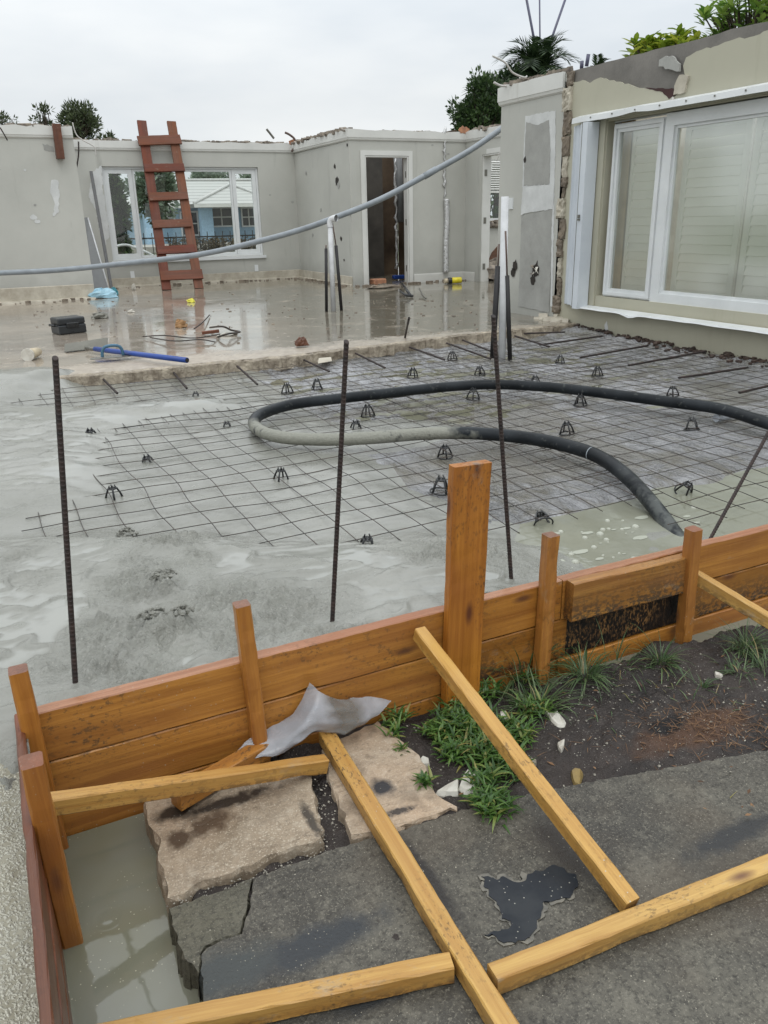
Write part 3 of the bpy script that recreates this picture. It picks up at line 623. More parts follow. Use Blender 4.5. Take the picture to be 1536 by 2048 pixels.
bp = U(1335, 1448, 'z', 0); c = g.mix(g.blob(bp.x, bp.y, .07, .035, 9, .5, .2), c, (.006, .005, .005))
v = g.vor(75); sp = g.mul(g.rng(v, .07, .12, 1, 0), g.rng(g.vor(75, out='Color'), .45, .53)); c = g.mix(g.mul(sp, .9), c, (.42, .40, .35))
v = g.vor(190); sp = g.mul(g.mul(g.rng(v, .12, .2, 1, 0), g.rng(g.vor(190, out='Color'), .5, .6)), g.rng(g.noise(6, 3, .6), .42, .58)); c = g.mix(g.mul(sp, .9), c, (.40, .38, .33))
M_['soil'] = g.fin(c, g.rng(n1, .3, .7, .45, .8), g.bump(g.addm(n2, g.mul(n3, .6)), .8, .014), spec=.4)
tag(grid_mesh('soil', M_['soil'], .08, 3.6, 1.0, 1.835, .011, soil_z), kind='structure')

# ------------------------------------------------------------------ the roofless house
house = empty('roofless_house', (4, 12, F), 'grey and cream house stripped to its walls, roof torn off, behind the wet floor', 'house')
WT = 2.71
def wall(name, m, a, b_, z0, z1, th, holes=(), jagtop=.03, seed=0, parent=house, du=.12, back=1):
    """wall from a to b (plan), room face on the a->b line, thickness behind it (left of a->b if back=1)"""
    a, b_ = Vector((*a, 0)), Vector((*b_, 0)); Ln = (b_-a).length; d = (b_-a)/Ln; nrm = Vector((-d.y, d.x, 0))*th*back
    us = sorted(set([0, Ln]+[round(t, 4) for h in holes for t in h[:2]]+[round(t, 4) for t in np.arange(du, Ln-.03, du)]))
    us = [u for i, u in enumerate(us) if i == 0 or u-us[i-1] > .004 or u in (Ln,)]
    vs_ = sorted(set([z0, z1]+[t for h in holes for t in h[2:]])); mb = MB(); nu, nv = len(us), len(vs_)
    ins = lambda i, j: 0 <= i < nu-1 and 0 <= j < nv-1 and not any(h[0]-1e-3 <= us[i] and us[i+1] <= h[1]+1e-3 and h[2]-1e-3 <= vs_[j] and vs_[j+1] <= h[3]+1e-3 for h in holes)
    def P(i, j, k):
        z = vs_[j]
        if j == nv-1 and jagtop: z += jagtop*nz3(us[i]*2.3+seed, k*.4)+jagtop*.6*nz3(us[i]*9+seed, k)
        return a+d*us[i]+nrm*k+Vector((0, 0, z))
    vid = {}; V = []; Fc = []
    def g_(i, j, k):
        if (i, j, k) not in vid: vid[i, j, k] = len(V); V.append(P(i, j, k))
        return vid[i, j, k]
    for i in range(nu-1):
        for j in range(nv-1):
            if not ins(i, j): continue
            q = [(i, j), (i+1, j), (i+1, j+1), (i, j+1)]
            Fc.append([g_(*p, 0) for p in q][::back]); Fc.append([g_(*p, 1) for p in q][::-back])
            for (di, dj), (p, r) in (((0, -1), (0, 1)), ((1, 0), (1, 2)), ((0, 1), (2, 3)), ((-1, 0), (3, 0))):
                if not ins(i+di, j+dj):
                    Fc.append([g_(*q[p], 0), g_(*q[p], 1), g_(*q[r], 1), g_(*q[r], 0)][::back])
    mb.add(V, Fc); return mb.build(name, m, parent)
def ubox(name, m, lo, hi, parent=house): return MB().span(lo, hi).build(name, m, parent)
GW = M_['grey_wall']
# left partition, window wall, depth wall, door wall, alcove wall
wall('wall', GW, (-3, 13.4), (1.535, 13.4), F, WT-.02, .15, jagtop=.03, seed=1)
WX0, WX1, WZ0, WZ1 = 2.15, 4.93, .755, 2.30
wall('wall', GW, (.2, 15.4), (5.70, 15.4), F, WT-.02, .20, [(WX0-.2, WX1-.2, WZ0, WZ1)], seed=2)
wall('wall', GW, (5.66, 15.398), (5.62, 12.75), F, WT-.02, .12, seed=3)
DX0, DX1, DZ1 = 5.885, 6.675, 2.325
wall('wall', GW, (5.62, 12.75), (7.79, 12.75), F, WT-.02, .12, [(DX0-5.62, DX1-5.62, F, DZ1)], seed=4)
wall('wall', GW, (7.79, 12.749), (7.86, 10.2), F, WT-.02, .12, [(.50, 1.32, F, 2.325)], seed=5)
# crown trim, baseboards
def run(name, m, pts, prof, parent=house, jit=0):
    """sweep a profile (out, z) along a plan line; out = towards the room (right of travel)"""
    P = [Vector((*p, 0)) for p in pts]; n = len(P); k = len(prof); vs = []
    for i in range(n):
        t0 = (P[i]-P[i-1]).normalized() if i else None; t1 = (P[i+1]-P[i]).normalized() if i < n-1 else None
        t = ((t0 or t1)+(t1 or t0)).normalized(); nr = Vector((t.y, -t.x, 0)); s = 1/max(.4, nr.dot(Vector(((t1 or t0).y, -(t1 or t0).x, 0))))
        for (o, z) in prof: vs.append(P[i]+nr*o*s+Vector((0, 0, z+(jit*nz3(P[i].x*7, P[i].y*7) if z > WT-.05 else 0))))
    fs = [(i*k+j, (i+1)*k+j, (i+1)*k+(j+1) % k, i*k+(j+1) % k) for i in range(n-1) for j in range(k)]
    fs += [tuple(range(k)), tuple(reversed(range((n-1)*k, n*k)))]
    mb = MB().add(vs, fs); return mb.build(name, m, parent)
def dens(pts, st=.15):
    out = []
    for a, b_ in zip(pts[:-1], pts[1:]):
        a, b_ = Vector(a), Vector(b_); m = max(1, int((b_-a).length/st)); out += [tuple(a.lerp(b_, j/m)) for j in range(m)]
    return out+[tuple(pts[-1])]
crown = [(.004, WT-.165), (.022, WT-.150), (.028, WT-.125), (.034, WT-.12), (.034, WT-.005), (.004, WT-.005)]
room = [(1.5, 15.4), (5.64, 15.4), (5.617, 12.75), (7.79, 12.75), (7.86, 10.2)]
run('crown_trim', M_['white_trim'], dens(room), crown, jit=.035)
run('crown_trim', M_['white_trim'], dens([(-3, 13.4), (1.537, 13.4)]), crown, jit=.03)
base = [(.004, F), (.004, F+.15), (.012, F+.15), (.016, F+.13), (.016, F)]
run('baseboard', M_['white_trim'], [(6.77, 12.75), (7.79, 12.75), (7.80, 12.40)], base)
run('baseboard', M_['cream_base'], dens([(1.55, 15.4), (5.64, 15.4), (5.622, 12.78)]), [(.004, F), (.004, F+.16), (.010, F+.155), (.016, F+.03), (.035, F+.025), (.04, F)])
run('baseboard', M_['cream_base'], dens([(-3, 13.4), (1.53, 13.4)]), [(.004, F), (.004, F+.22), (.012, F+.21), (.018, F+.03), (.08, F+.022), (.09, F)])
# rubble left along the tops of the walls
def topple(name, a, b_, z, n, s, seed, m=M_['rubble']):
    rn = random.Random(seed); mb = MB(); A0, B0 = Vector((*a, z-.05)), Vector((*b_, z-.05)); mb.tube([A0.lerp(B0, k/40)+Vector((0, 0, .012*nz3(k*.7, seed))) for k in range(41)], [.055+.02*nz3(k*.9, seed+3) for k in range(41)], 7)
    for i in range(n):
        t = rn.random(); p = Vector(a).lerp(Vector(b_), t); c = Vector((p.x+rn.uniform(-.04, .04), p.y+rn.uniform(-.04, .04), z+rn.uniform(-.005, .03)))
        Mr = Matrix.Rotation(rn.uniform(0, pi), 3, 'Z') @ Matrix.Rotation(rn.uniform(-.5, .5), 3, 'X')
        mb.box(c, (s*rn.uniform(.5, 2.4), s*rn.uniform(.4, 1), s*rn.uniform(.15, .7)), Mr)
    return mb.build(name, m, house)
topple('broken_wall_top', (1.7, 15.5), (5.65, 15.5), WT-.01, 110, .07, 1)
topple('broken_wall_top', (5.68, 15.3), (5.66, 12.85), WT-.01, 90, .09, 2)
topple('broken_wall_top', (5.75, 12.82), (7.8, 12.82), WT-.03, 40, .05, 3)
topple('broken_wall_top', (7.85, 12.7), (7.9, 10.3), WT-.01, 60, .09, 4)
topple('broken_wall_top', (-2.9, 13.48), (1.5, 13.48), WT-.02, 90, .08, 5)
# clay coloured scars at the corners of the crown
for k, (px_, py_, ax, v) in enumerate(((588, 285, 'y', 15.36), (928, 260, 'y', 12.71))):
    c = U(px_, py_, ax, v); q = [c+Vector((.10*cos(a)*(1+.4*nz3(a*2, k)), 0, .055*sin(a)*(1+.4*nz3(a*3, k+5)))) for a in np.linspace(0, 2*pi, 22)[:-1]]
    MB().slab(q, (0, .012, 0)).build('broken_corner', M_['brick'], house)

# --- the long back window
def win_frame(w, x0, x1, z0, z1, y, t=.055, d=.07, name='frame', m=M_['white_paint'], ax='x'):
    mb = MB()
    for (a, b_, c, e) in ((x0, x1, z0, z0+t), (x0, x1, z1-t, z1), (x0, x0+t, z0+t, z1-t), (x1-t, x1, z0+t, z1-t)):
        mb.span((a, y, c), (b_, y+d, e)) if ax == 'x' else mb.span((y, a, c), (y+d, b_, e))
    return mb.build(name, m, w)
def pane(w, x0, x1, z0, z1, y, ax='x', m=M_['glass'], name='pane'):
    mb = MB(); vs = [(x0, y, z0), (x1, y, z0), (x1, y, z1), (x0, y, z1)] if ax == 'x' else [(y, x1, z0), (y, x0, z0), (y, x0, z1), (y, x1, z1)]
    mb.add(vs, [(0, 1, 2, 3)]); return mb.build(name, m, w)
def part_empty(name, loc, parent=house):
    o = bpy.data.objects.new(name, None); o.empty_display_size = .1; return link(o, parent, Matrix.Translation(loc))
w = part_empty('window', (3.5, 15.4, .75)); w['label'] = 'wide white framed window with clear glass'
win_frame(w, WX0+.002, WX1-.002, WZ0+.002, WZ1-.002, 15.44, .035, .10)
for x0, x1 in ((2.19, 2.66), (4.44, 4.89)):
    win_frame(w, x0, x1, WZ0+.04, WZ1-.04, 15.455, .07, .05, 'casement_frame'); pane(w, x0+.06, x1-.06, WZ0+.1, WZ1-.1, 15.48)
win_frame(w, 2.665, 4.435, WZ0+.04, WZ1-.04, 15.46, .035, .05); pane(w, 2.69, 4.41, WZ0+.07, WZ1-.07, 15.485)
MB().span((WX0-.03, 15.36, WZ0-.05), (WX1+.04, 15.44, WZ0-.004)).build('sill', M_['white_paint'], w)
# white plaster scar left of the window
def flat(name, m, pts, ax, v, th=.004, amp=.01, seed=0, step=.03, parent=house):
    global JN
    P = [U(a, b_, ax, v) for a, b_ in pts]; JN = {'x': Vector((1, 0, 0)), 'y': Vector((0, 1, 0)), 'z': Vector((0, 0, 1))}[ax]
    if amp: P = jag(P, step, amp, seed)
    off = {'x': (-th, 0, 0), 'y': (0, -th, 0), 'z': (0, 0, th)}[ax]; JN = Vector((0, 0, 1))
    return MB().slab([Vector(p) for p in P], off).build(name, m, parent)
flat('plaster_patch', M_['patch_white'], [(184, 345), (203, 331), (206, 380), (216, 440), (219, 470), (206, 500), (192, 420), (178, 395)], 'y', 15.399, .004, .015, 3)
flat('plaster_patch', M_['patch_white'], [(103, 360), (116, 361), (119, 395), (117, 425), (106, 433), (109, 405), (100, 380)], 'y', 13.399, .004, .012, 4)
for i, (px_, py_, ax, v, r) in enumerate(((67, 435, 'y', 13.399, .05), (75, 443, 'y', 13.399, .04), (50, 340, 'y', 13.399, .02), (70, 410, 'y', 13.399, .02), (585, 404, 'y', 15.399, .03), (540, 390, 'y', 15.399, .02), (897, 308, 'y', 12.749, .02), (865, 290, 'y', 12.749, .02))):
    c = U(px_, py_, ax, v); q = [c+Vector((r*cos(a)*(1+.6*nz3(a*2, i)), 0, r*.7*sin(a)*(1+.6*nz3(a*3, i+5)))) for a in np.linspace(0, 2*pi, 14)[:-1]]
    MB().slab(q, (0, -.003, 0)).build('chipped_paint', M_['patch_grey'] if i > 2 else M_['patch_white'], house)
# chips in the depth wall
rnd = random.Random(12)
for i, (px_, py_, r) in enumerate(((671, 333, .035), (611, 346, .03), (676, 363, .07), (679, 370, .05), (585, 404, .04), (642, 420, .03), (684, 477, .035), (625, 470, .03), (697, 290, .025), (703, 430, .02), (690, 520, .02))):
    c = U(px_, py_, 'x', 5.64); c.x = 5.617+(c.y-12.75)*.0148
    q = [c+Vector((0, r*1.1*cos(a)*(1+.7*nz3(a*2, i)), r*sin(a)*(1+.8*nz3(a*2.5, i+5)))) for a in np.linspace(0, 2*pi, 16)[:-1]]
    MB().slab(q, (-.003, 0, 0)).build('wall_hole', M_['dark'] if i % 2 == 0 else M_['patch_grey'], house)
for (px_, py_) in ((265, 549), (513, 536)):
    c = U(px_, py_, 'y', 15.395); o = MB().box(c, (.07, .012, .115)).build('outlet_cover', M_['white_paint'], house)
# torn timber stub hanging on the left partition
c0, c1 = U(112, 248, 'y', 13.33), U(121, 318, 'y', 13.33)
w2 = part_empty('torn_beam_end', c0); beam('beam', c0, c1, .11, .12, M_['brownwood'], w2, up=(0, -1, 0))
flat('plaster_patch', M_['patch_grey'], [(84, 287), (106, 293), (108, 303), (88, 300)], 'y', 13.399, .004, .01, 2)
# doorway casing
def casing(x0, x1, z1, y, wd=.078, out=.018, ax='x', depth=.125):
    d = part_empty('door_frame', (x0, y, F) if ax == 'x' else (y, x0, F)); mb = MB()
    for (a, b_, c, e) in ((x0-wd, x0-.004, F, z1+wd), (x1+.004, x1+wd, F, z1+wd), (x0-.004, x1+.004, z1+.004, z1+wd)):
        mb.span((a, y-out, c), (b_, y-.001, e)) if ax == 'x' else mb.span((y-out, a, c), (y-.001, b_, e))
    mb.build('casing', M_['white_trim'], d); mb = MB()
    for (a, b_, c, e) in ((x0+.001, x0+.02, F, z1-.02), (x1-.02, x1-.001, F, z1-.02), (x0+.001, x1-.001, z1-.02, z1-.001)):
        mb.span((a, y-.01, c), (b_, y+depth, e)) if ax == 'x' else mb.span((y-.01, a, c), (y+depth, b_, e))
    mb.build('jamb', M_['white_trim'], d)
    for z in (.55, 1.3, 2.05):
        (MB().span((x1-.024, y+.03, z-.05), (x1-.019, y+.06, z+.05)) if ax == 'x' else MB().span((y+.02, x1-.026, z-.05), (y+.07, x1-.019, z+.05))).build('hinge', M_['steel'], d)
    return d
casing(DX0, DX1, DZ1, 12.75)
casing(11.43, 12.25, 2.325, 7.825, ax='y', depth=.15)
# gutted room behind the doorway, dark wall colours stand in for its shade
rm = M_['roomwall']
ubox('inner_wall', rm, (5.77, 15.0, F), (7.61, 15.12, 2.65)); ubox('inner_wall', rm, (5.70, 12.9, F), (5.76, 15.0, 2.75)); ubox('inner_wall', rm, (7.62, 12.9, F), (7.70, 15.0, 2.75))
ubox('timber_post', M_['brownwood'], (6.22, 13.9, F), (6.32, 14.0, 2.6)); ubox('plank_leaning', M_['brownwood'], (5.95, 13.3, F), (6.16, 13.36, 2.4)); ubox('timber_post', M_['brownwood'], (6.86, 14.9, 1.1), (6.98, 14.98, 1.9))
ubox('inner_wall', var('shaded_block', (.11, .10, .085), (.05, .045, .038), 2, .8, .4, 20), (6.35, 14.6, F), (7.1, 14.7, 2.6))  # grey block with the room's shade put into its colour
rn = random.Random(5)
for xx, yy in ((6.30, 13.8), (6.82, 13.5)):
    pts = [(xx+rn.uniform(-.02, .02), yy, z) for z in np.arange(.5, 2.35, .08)]
    MB().tube(pts, [rn.uniform(.01, .035) for _ in pts], 7).build('foil_strip', M_['foil'], house)
MB().tube([(6.92, 13.6, 2.5), (6.94, 13.6, 1.8), (6.92, 13.55, 1.3)], [.08, .075, .09], 12).build('duct', M_['panel'], house)
# beyond the right doorway: far wall with a window and blind
wall('wall', GW, (7.95, 14.6), (12, 14.6), F, WT-.03, .15, [(9.44-7.95, 10.6-7.95, 1.27, 2.41)], seed=8)
w3 = part_empty('window', (10, 14.6, 1.3)); win_frame(w3, 9.442, 10.598, 1.272, 2.408, 14.63, .05, .06); pane(w3, 9.48, 10.56, 1.31, 2.37, 14.66)
mb = MB()
for k in range(13): mb.box((10.02, 14.58, 2.38-k*.042), (1.1, .03, .012), Matrix.Rotation(.9, 3, 'X'))
mb.span((9.46, 14.56, 1.80), (10.58, 14.60, 1.84)); mb.build('blind', M_['white_trim'], w3)
topple('broken_window_edge', (9.4, 14.58), (10.6, 14.58), 1.24, 40, .09, 11, M_['rubble'])

# --- right side: interior stub of wall and the cream outside wall, one straight line along x = 5.58
XW = 5.58
wall('wall', GW, (XW, 8.38), (XW, 7.19), F-.1, WT-.01, .18, seed=6)
run('crown_trim', M_['white_trim'], dens([(XW+.16, 8.385), (XW, 8.385), (XW, 7.25)]), [(.004, WT-.18), (.02, WT-.165), (.026, WT-.14), (.032, WT-.135), (.032, WT+.01), (.004, WT+.01)], jit=.03)
topple('broken_wall_top', (XW+.06, 8.35), (XW+.06, 7.25), WT+.01, 60, .07, 14)
flat('plaster_patch', M_['patch_white'], [(1051, 232), (1112, 221), (1105, 615), (1101, 612), (1104, 372), (1045, 374), (1048, 300)], 'x', XW-.001, .003, .006, 5)
flat('plaster_patch', M_['patch_grey'], [(1053, 244), (1075, 250), (1098, 240), (1101, 300), (1099, 368), (1048, 372), (1050, 300)], 'x', XW-.0045, .004, .006, 6)
flat('plaster_patch', M_['patch_white'], [(1046, 374), (1108, 369), (1107, 405), (1106, 418), (1060, 425), (1042, 430)], 'x', XW-.0045, .004, .005, 7)
flat('plaster_patch', M_['patch_grey'], [(1043, 432), (1104, 418), (1102, 520), (1098, 625), (1037, 612), (1040, 520)], 'x', XW-.0045, .003, .006, 8)
flat('plaster_patch', M_['patch_white'], [(1003, 395), (1017, 398), (1016, 470), (1014, 500), (1001, 500)], 'x', XW-.001, .003, .006, 9)
c = U(1022, 407, 'x', XW-.006); MB().box(c, (.012, .075, .12)).build('switch_plate', M_['white_paint'], house)
rnd = random.Random(3)
for i, (px_, py_, r) in enumerate(((1072, 540, .075), (1066, 560, .055), (1030, 532, .055), (1050, 320, .03), (1026, 545, .05))):
    c = U(px_, py_, 'x', XW-.008); q = [c+Vector((0, r*.8*cos(a)*(1+.7*nz3(a*2, i)), r*sin(a)*(1+.8*nz3(a*2.5, i+5)))) for a in np.linspace(0, 2*pi, 18)[:-1]]
    MB().slab(q, (-.003, 0, 0)).build('wall_hole', M_['dark'], house)
    if r > .06:
        for k in range(7):
            p = c+Vector((-.005, rnd.uniform(-r, r)*.7, rnd.uniform(-r, r)*.9)); e = p+Vector((-rnd.uniform(.02, .06), rnd.uniform(-.05, .05), rnd.uniform(-.06, .06))); f_ = p+Vector((-.01, rnd.uniform(-.05, .05), rnd.uniform(-.05, .05)))
            MB().slab([p, e, f_], (0, .002, 0.001)).build('torn_board', M_['rubble'] if k % 3 else M_['shard'], house)
# ragged edge where the old front wall was cut away
z = F-.12; k = 0; rnd = random.Random(21)
while z < WT-.02:
    h = rnd.choice((.10, .19, .2, .2, .22)); h = min(h, WT-z); d = rnd.uniform(.0, .03) if k % 2 else rnd.uniform(.015, .05)
    y0, y1 = 7.12+rnd.uniform(-.01, .03), 7.225+rnd.uniform(-.045, .025); mb = MB(); n = 10; vs = []; fs = []
    N_ = [(i, j) for j in range(n) for i in range(n)]
    for (i, j) in N_:
        yy = y1+(y0-y1)*i/(n-1); zz = z+.004+(h-.008)*j/(n-1); e = 0 if (i in (0, n-1) or j in (0, n-1)) else 1
        vs.append((XW-.005-(.55*d*(e*.35+.65)+.008)*(1+.9*nz3(yy*16, zz*16, k)+.5*nz3(yy*45, zz*45)), yy+.022*nz3(zz*13, yy*5, 2)*(1-e)+.012*nz3(zz*40, yy*9, 4)*(1-e), zz+.012*nz3(yy*18, zz*14, k)))
    fs = [(j*n+i, j*n+i+1, (j+1)*n+i+1, (j+1)*n+i) for j in range(n-1) for i in range(n-1)]
    rim = [i for i in range(n)]+[j*n+n-1 for j in range(1, n)]+[(n-1)*n+i for i in range(n-2, -1, -1)]+[j*n for j in range(n-2, 0, -1)]
    m_ = len(vs); vs += [(XW+.01, vs[r][1], vs[r][2]) for r in rim]
    fs += [(rim[(i+1) % len(rim)], rim[i], m_+i, m_+(i+1) % len(rim)) for i in range(len(rim))]
    mb.add(vs, fs).build('broken_block', M_['block'] if k % 3 else M_['cream_base'], house); z += h; k += 1
o = MB(); vs = []
# crumbled foot of that edge
topple('crumbled_wall_foot', (XW-.04, 7.05), (XW-.06, 7.4), F-.02, 26, .10, 31, M_['cream_base'])

# cream outside wall: grey block behind, stucco skin in front with the top torn off
OP = (4.02, 6.60, .50, 2.215)                # window opening y0,y1,z0,z1
wall('wall', M_['bare'], (XW+.018, 7.15), (XW+.018, 2.6), -.2, WT, .2, [(7.15-OP[1], 7.15-OP[0], OP[2], OP[3])], jagtop=.015, seed=7)
bl = [(1131, 163), (1140, 165), (1165, 160), (1180, 166), (1200, 155), (1230, 163), (1262, 170), (1285, 176), (1318, 179), (1345, 184), (1347, 196), (1362, 178), (1372, 160), (1366, 132), (1372, 115), (1402, 100), (1428, 93), (1450, 84), (1470, 78), (1500, 74), (1536, 60)]
B = [U(a, b_, 'x', XW) for a, b_ in bl]; B.append(Vector((XW, 2.6, B[-1].z-.02)))
JN = Vector((1, 0, 0)); B = jag(B, .04, .008, 5, closed=False); JN = Vector((0, 0, 1))
def skin(pts): return MB().slab(pts, (.016, 0, 0)).build('stucco', M_['cream'], house)
y0 = B[0].y; zt = OP[3]
skin([Vector((XW, p.y, p.z)) for p in B]+[Vector((XW, 2.6, zt)), Vector((XW, y0, zt))])
skin([Vector((XW, y0, zt)), Vector((XW, OP[1], zt)), Vector((XW, OP[1], OP[2])), Vector((XW, y0, OP[2]))])
skin([Vector((XW, OP[0], zt)), Vector((XW, 2.6, zt)), Vector((XW, 2.6, OP[2])), Vector((XW, OP[0], OP[2]))])
skin([Vector((XW, y0, OP[2])), Vector((XW, 2.6, OP[2])), Vector((XW, 2.6, -.15)), Vector((XW, y0, -.15))])
# loose lump of stucco, red cavity and peeled strip under the torn edge
flat('loose_stucco', M_['patch_grey'], [(1322, 120), (1335, 112), (1352, 115), (1362, 128), (1362, 143), (1340, 138), (1321, 133)], 'x', XW, .022, .010, 3)
flat('loose_stucco', M_['cream_base'], [(1362, 150), (1380, 152), (1372, 185), (1350, 190), (1352, 172)], 'x', XW-.001, .02, .006, 4)
flat('cavity', plain('red_brown_cavity', (.05, .02, .018), .8), [(1290, 176), (1348, 177), (1350, 190), (1338, 198), (1325, 184)], 'x', XW-.001, .002, .004, 4)
a = U(1305, 214, 'x', XW-.02); c = U(1340, 205, 'x', XW-.05); d = U(1346, 196, 'x', XW-.02)
MB().tube(crom([a, c, d], 5), [.012]*11, 6).build('peeled_strip', M_['twine'], house)
# reveal of the window
wr = part_empty('window', (XW+.1, 5.3, .5)); wr['label'] = 'big white window with louvred shutters behind the glass'
mb = MB(); o_ = XW+.112
mb.span((XW+.0165, OP[1]-.012, OP[2]+.001), (o_, OP[1]-.001, OP[3]-.001)); mb.span((XW+.0165, OP[0]+.001, OP[3]-.012), (o_, OP[1]-.012, OP[3]-.001)); mb.span((XW+.0165, OP[0]+.001, OP[2]+.001), (o_, OP[1]-.012, OP[2]+.10)); mb.build('reveal', M_['cream'], wr)
CS = (5.86, 6.52, .60, 2.17)     # casement
win_frame(wr, CS[0], CS[1], CS[2]+.005, CS[3], XW+.045, .075, .05, 'casement_frame', ax='y')
win_frame(wr, CS[0]+.012, CS[1]-.012, CS[2]+.018, CS[3]-.012, XW+.030, .03, .014, 'casement_frame', ax='y')
pane(wr, CS[0]+.07, CS[1]-.07, CS[2]+.07, CS[3]-.07, XW+.07, 'y', M_['glass2'])
win_frame(wr, OP[0]+.02, 5.85, CS[2]-.02, CS[3]+.02, XW+.035, .10, .06, ax='y'); win_frame(wr, OP[0]+.11, 5.76, CS[2]+.07, CS[3]-.07, XW+.055, .035, .03, ax='y')
pane(wr, OP[0]+.1, 5.77, CS[2]+.06, CS[3]-.06, XW+.078, 'y', M_['glass2'])
MB().span((XW+.095, OP[0]+.02, CS[3]+.021), (XW+.11, OP[1]-.013, OP[3]-.013)).build('head_board', M_['white_paint'], wr)
# louvred shutters inside
lm = var('cream_louvre', (.86, .86, .80), (.83, .83, .77), 2, .4, .05, 50, .05, st=.1)
for (y0_, y1_) in ((5.90, 6.40), (5.02, 5.72), (4.16, 4.98)):
    sh = MB(); xs = XW+.15
    for (a, b_, c, e) in ((y0_, y0_+.06, .64, 2.14), (y1_-.06, y1_, .64, 2.14), (y0_+.06, y1_-.06, .64, .72), (y0_+.06, y1_-.06, 2.05, 2.14)): sh.span((xs, a, c), (xs+.03, b_, e))
    n_ = 17
    for k in range(n_):
        zz = .72+(2.05-.72)*(k+.5)/n_; sh.box((xs+.015, (y0_+y1_)/2, zz), (.010, y1_-y0_-.124, .082), Matrix.Rotation(.30, 3, 'Y'))
    sh.build('shutter_panel', lm, wr)
mb = MB().span((XW+.15, OP[1]-.22, .6), (XW+.17, OP[1]-.06, 2.2)); mb.build('side_board', plain('tan_board', (.45, .33, .17), .5), wr)
ubox('room_back', plain('dim_room', (.55, .54, .48), .8), (XW+2.2, 3.7, .2), (XW+2.25, 7.0, 2.6)); ubox('room_side', M_['cream_base'], (XW+.22, 3.66, .2), (XW+2.2, 3.7, 2.6)); ubox('room_side', M_['cream_base'], (XW+.22, 7.0, .2), (XW+2.2, 7.04, 2.6))
# folded storm shutter stack, its head and sill tracks
st = part_empty('storm_shutter', (XW-.05, 6.8, .5)); al = M_['alu']
fold = [(7.06, .01), (7.0, .045), (6.985, .03), (6.93, .075), (6.90, .06), (6.86, .085), (6.80, .085), (6.785, .14), (6.755, .145)]
mb = MB()
for (ya, oa), (yb, ob) in zip(fold[:-1], fold[1:]): mb.slab([(XW-oa, ya, .49), (XW-ob, yb, .49), (XW-ob, yb, 2.20), (XW-oa, ya, 2.20)], (.006, .001, 0))
mb.build('folded_blades', al, st)
MB().span((XW-.15, 6.675, .47), (XW-.012, 6.752, 2.205)).build('lead_post', al, st)
MB().span((XW-.152, 6.752, .48), (XW-.10, 6.758, 2.2)).build('post_seam', M_['steel'], st)
c = Vector((XW-.157, 6.72, 1.36)); MB().box(c, (.014, .022, .035)).box(c+Vector((-.004, .0, -.03)), (.018, .03, .014)).build('lock_knob', M_['steel'], st)
mb = MB(); yy = np.arange(6.98, 2.5, -.08); vs = []
for q in yy:
    s = .004*nz3(q*3, 1)+(.010*math.exp(-((q-6.1)/.12)**2)); vs += [(XW-.002, q, 2.29+s*.2), (XW-.10, q, 2.262+s), (XW-.105, q, 2.215+s*1.2), (XW-.098, q, 2.215+s*1.2), (XW-.093, q, 2.252+s), (XW-.002, q, 2.279+s*.2)]
mb.add(vs, [(i*6+j, (i+1)*6+j, (i+1)*6+(j+1) % 6, i*6+(j+1) % 6) for i in range(len(yy)-1) for j in range(6)]+[(0, 1, 2, 3, 4, 5)]); mb.build('head_track', M_['white_paint'], st)
mb = MB(); vs = []; yy = np.arange(6.74, 2.5, -.06)
for q in yy:
    t = .022*math.exp(-((q-5.95)/.09)**2)+.004*nz3(q*4, 2); vs += [(XW-.002, q, .500), (XW-.045, q, .492-t*.3), (XW-.105, q, .488-t), (XW-.112, q, .474-t*1.3), (XW-.104, q, .474-t*1.3), (XW-.04, q, .470), (XW-.002, q, .468)]
mb.add(vs, [(i*7+j, i*7+(j+1) % 7, (i+1)*7+(j+1) % 7, (i+1)*7+j) for i in range(len(yy)-1) for j in range(7)]+[tuple(range(7))]); mb.build('sill_track', M_['white_paint'], st)
for k in range(14):
    q = 6.7-k*.3; MB().box((XW-.107, q, 2.245), (.006, .012, .012)).build('screw', M_['steel'], st)
# streak of white paint low on the wall and dark soil line at its foot
flat('paint_streak', M_['patch_white'], [(1209, 650), (1214, 642), (1218, 672), (1210, 675)], 'x', XW-.001, .002, .003, 2)
rnd = random.Random(9); mb = MB()
for i in range(380):
    q = rnd.uniform(4.2, 7.15); dd = rnd.random()**2*(.08 if q > 5.6 else .26); s = rnd.choice((.006, .01, .014, .02, .032))
    mb.box((XW-.005-dd, q, sheet_z(np.array([[XW-dd]]), np.array([[q]]))[0, 0]+.01), (s, s*rnd.uniform(.6, 1.6), s*.6), Matrix.Rotation(rnd.uniform(0, 3), 3, 'Z') @ Matrix.Rotation(rnd.uniform(-.5, .5), 3, 'X'))
tag(mb.build('red_soil_rubble', var('red_brown_soil', (.075, .048, .036), (.03, .02, .016), 9, .8, .7, 40)), 'red brown soil and rubble along the foot of the cream wall', 'rubble', kind='stuff')

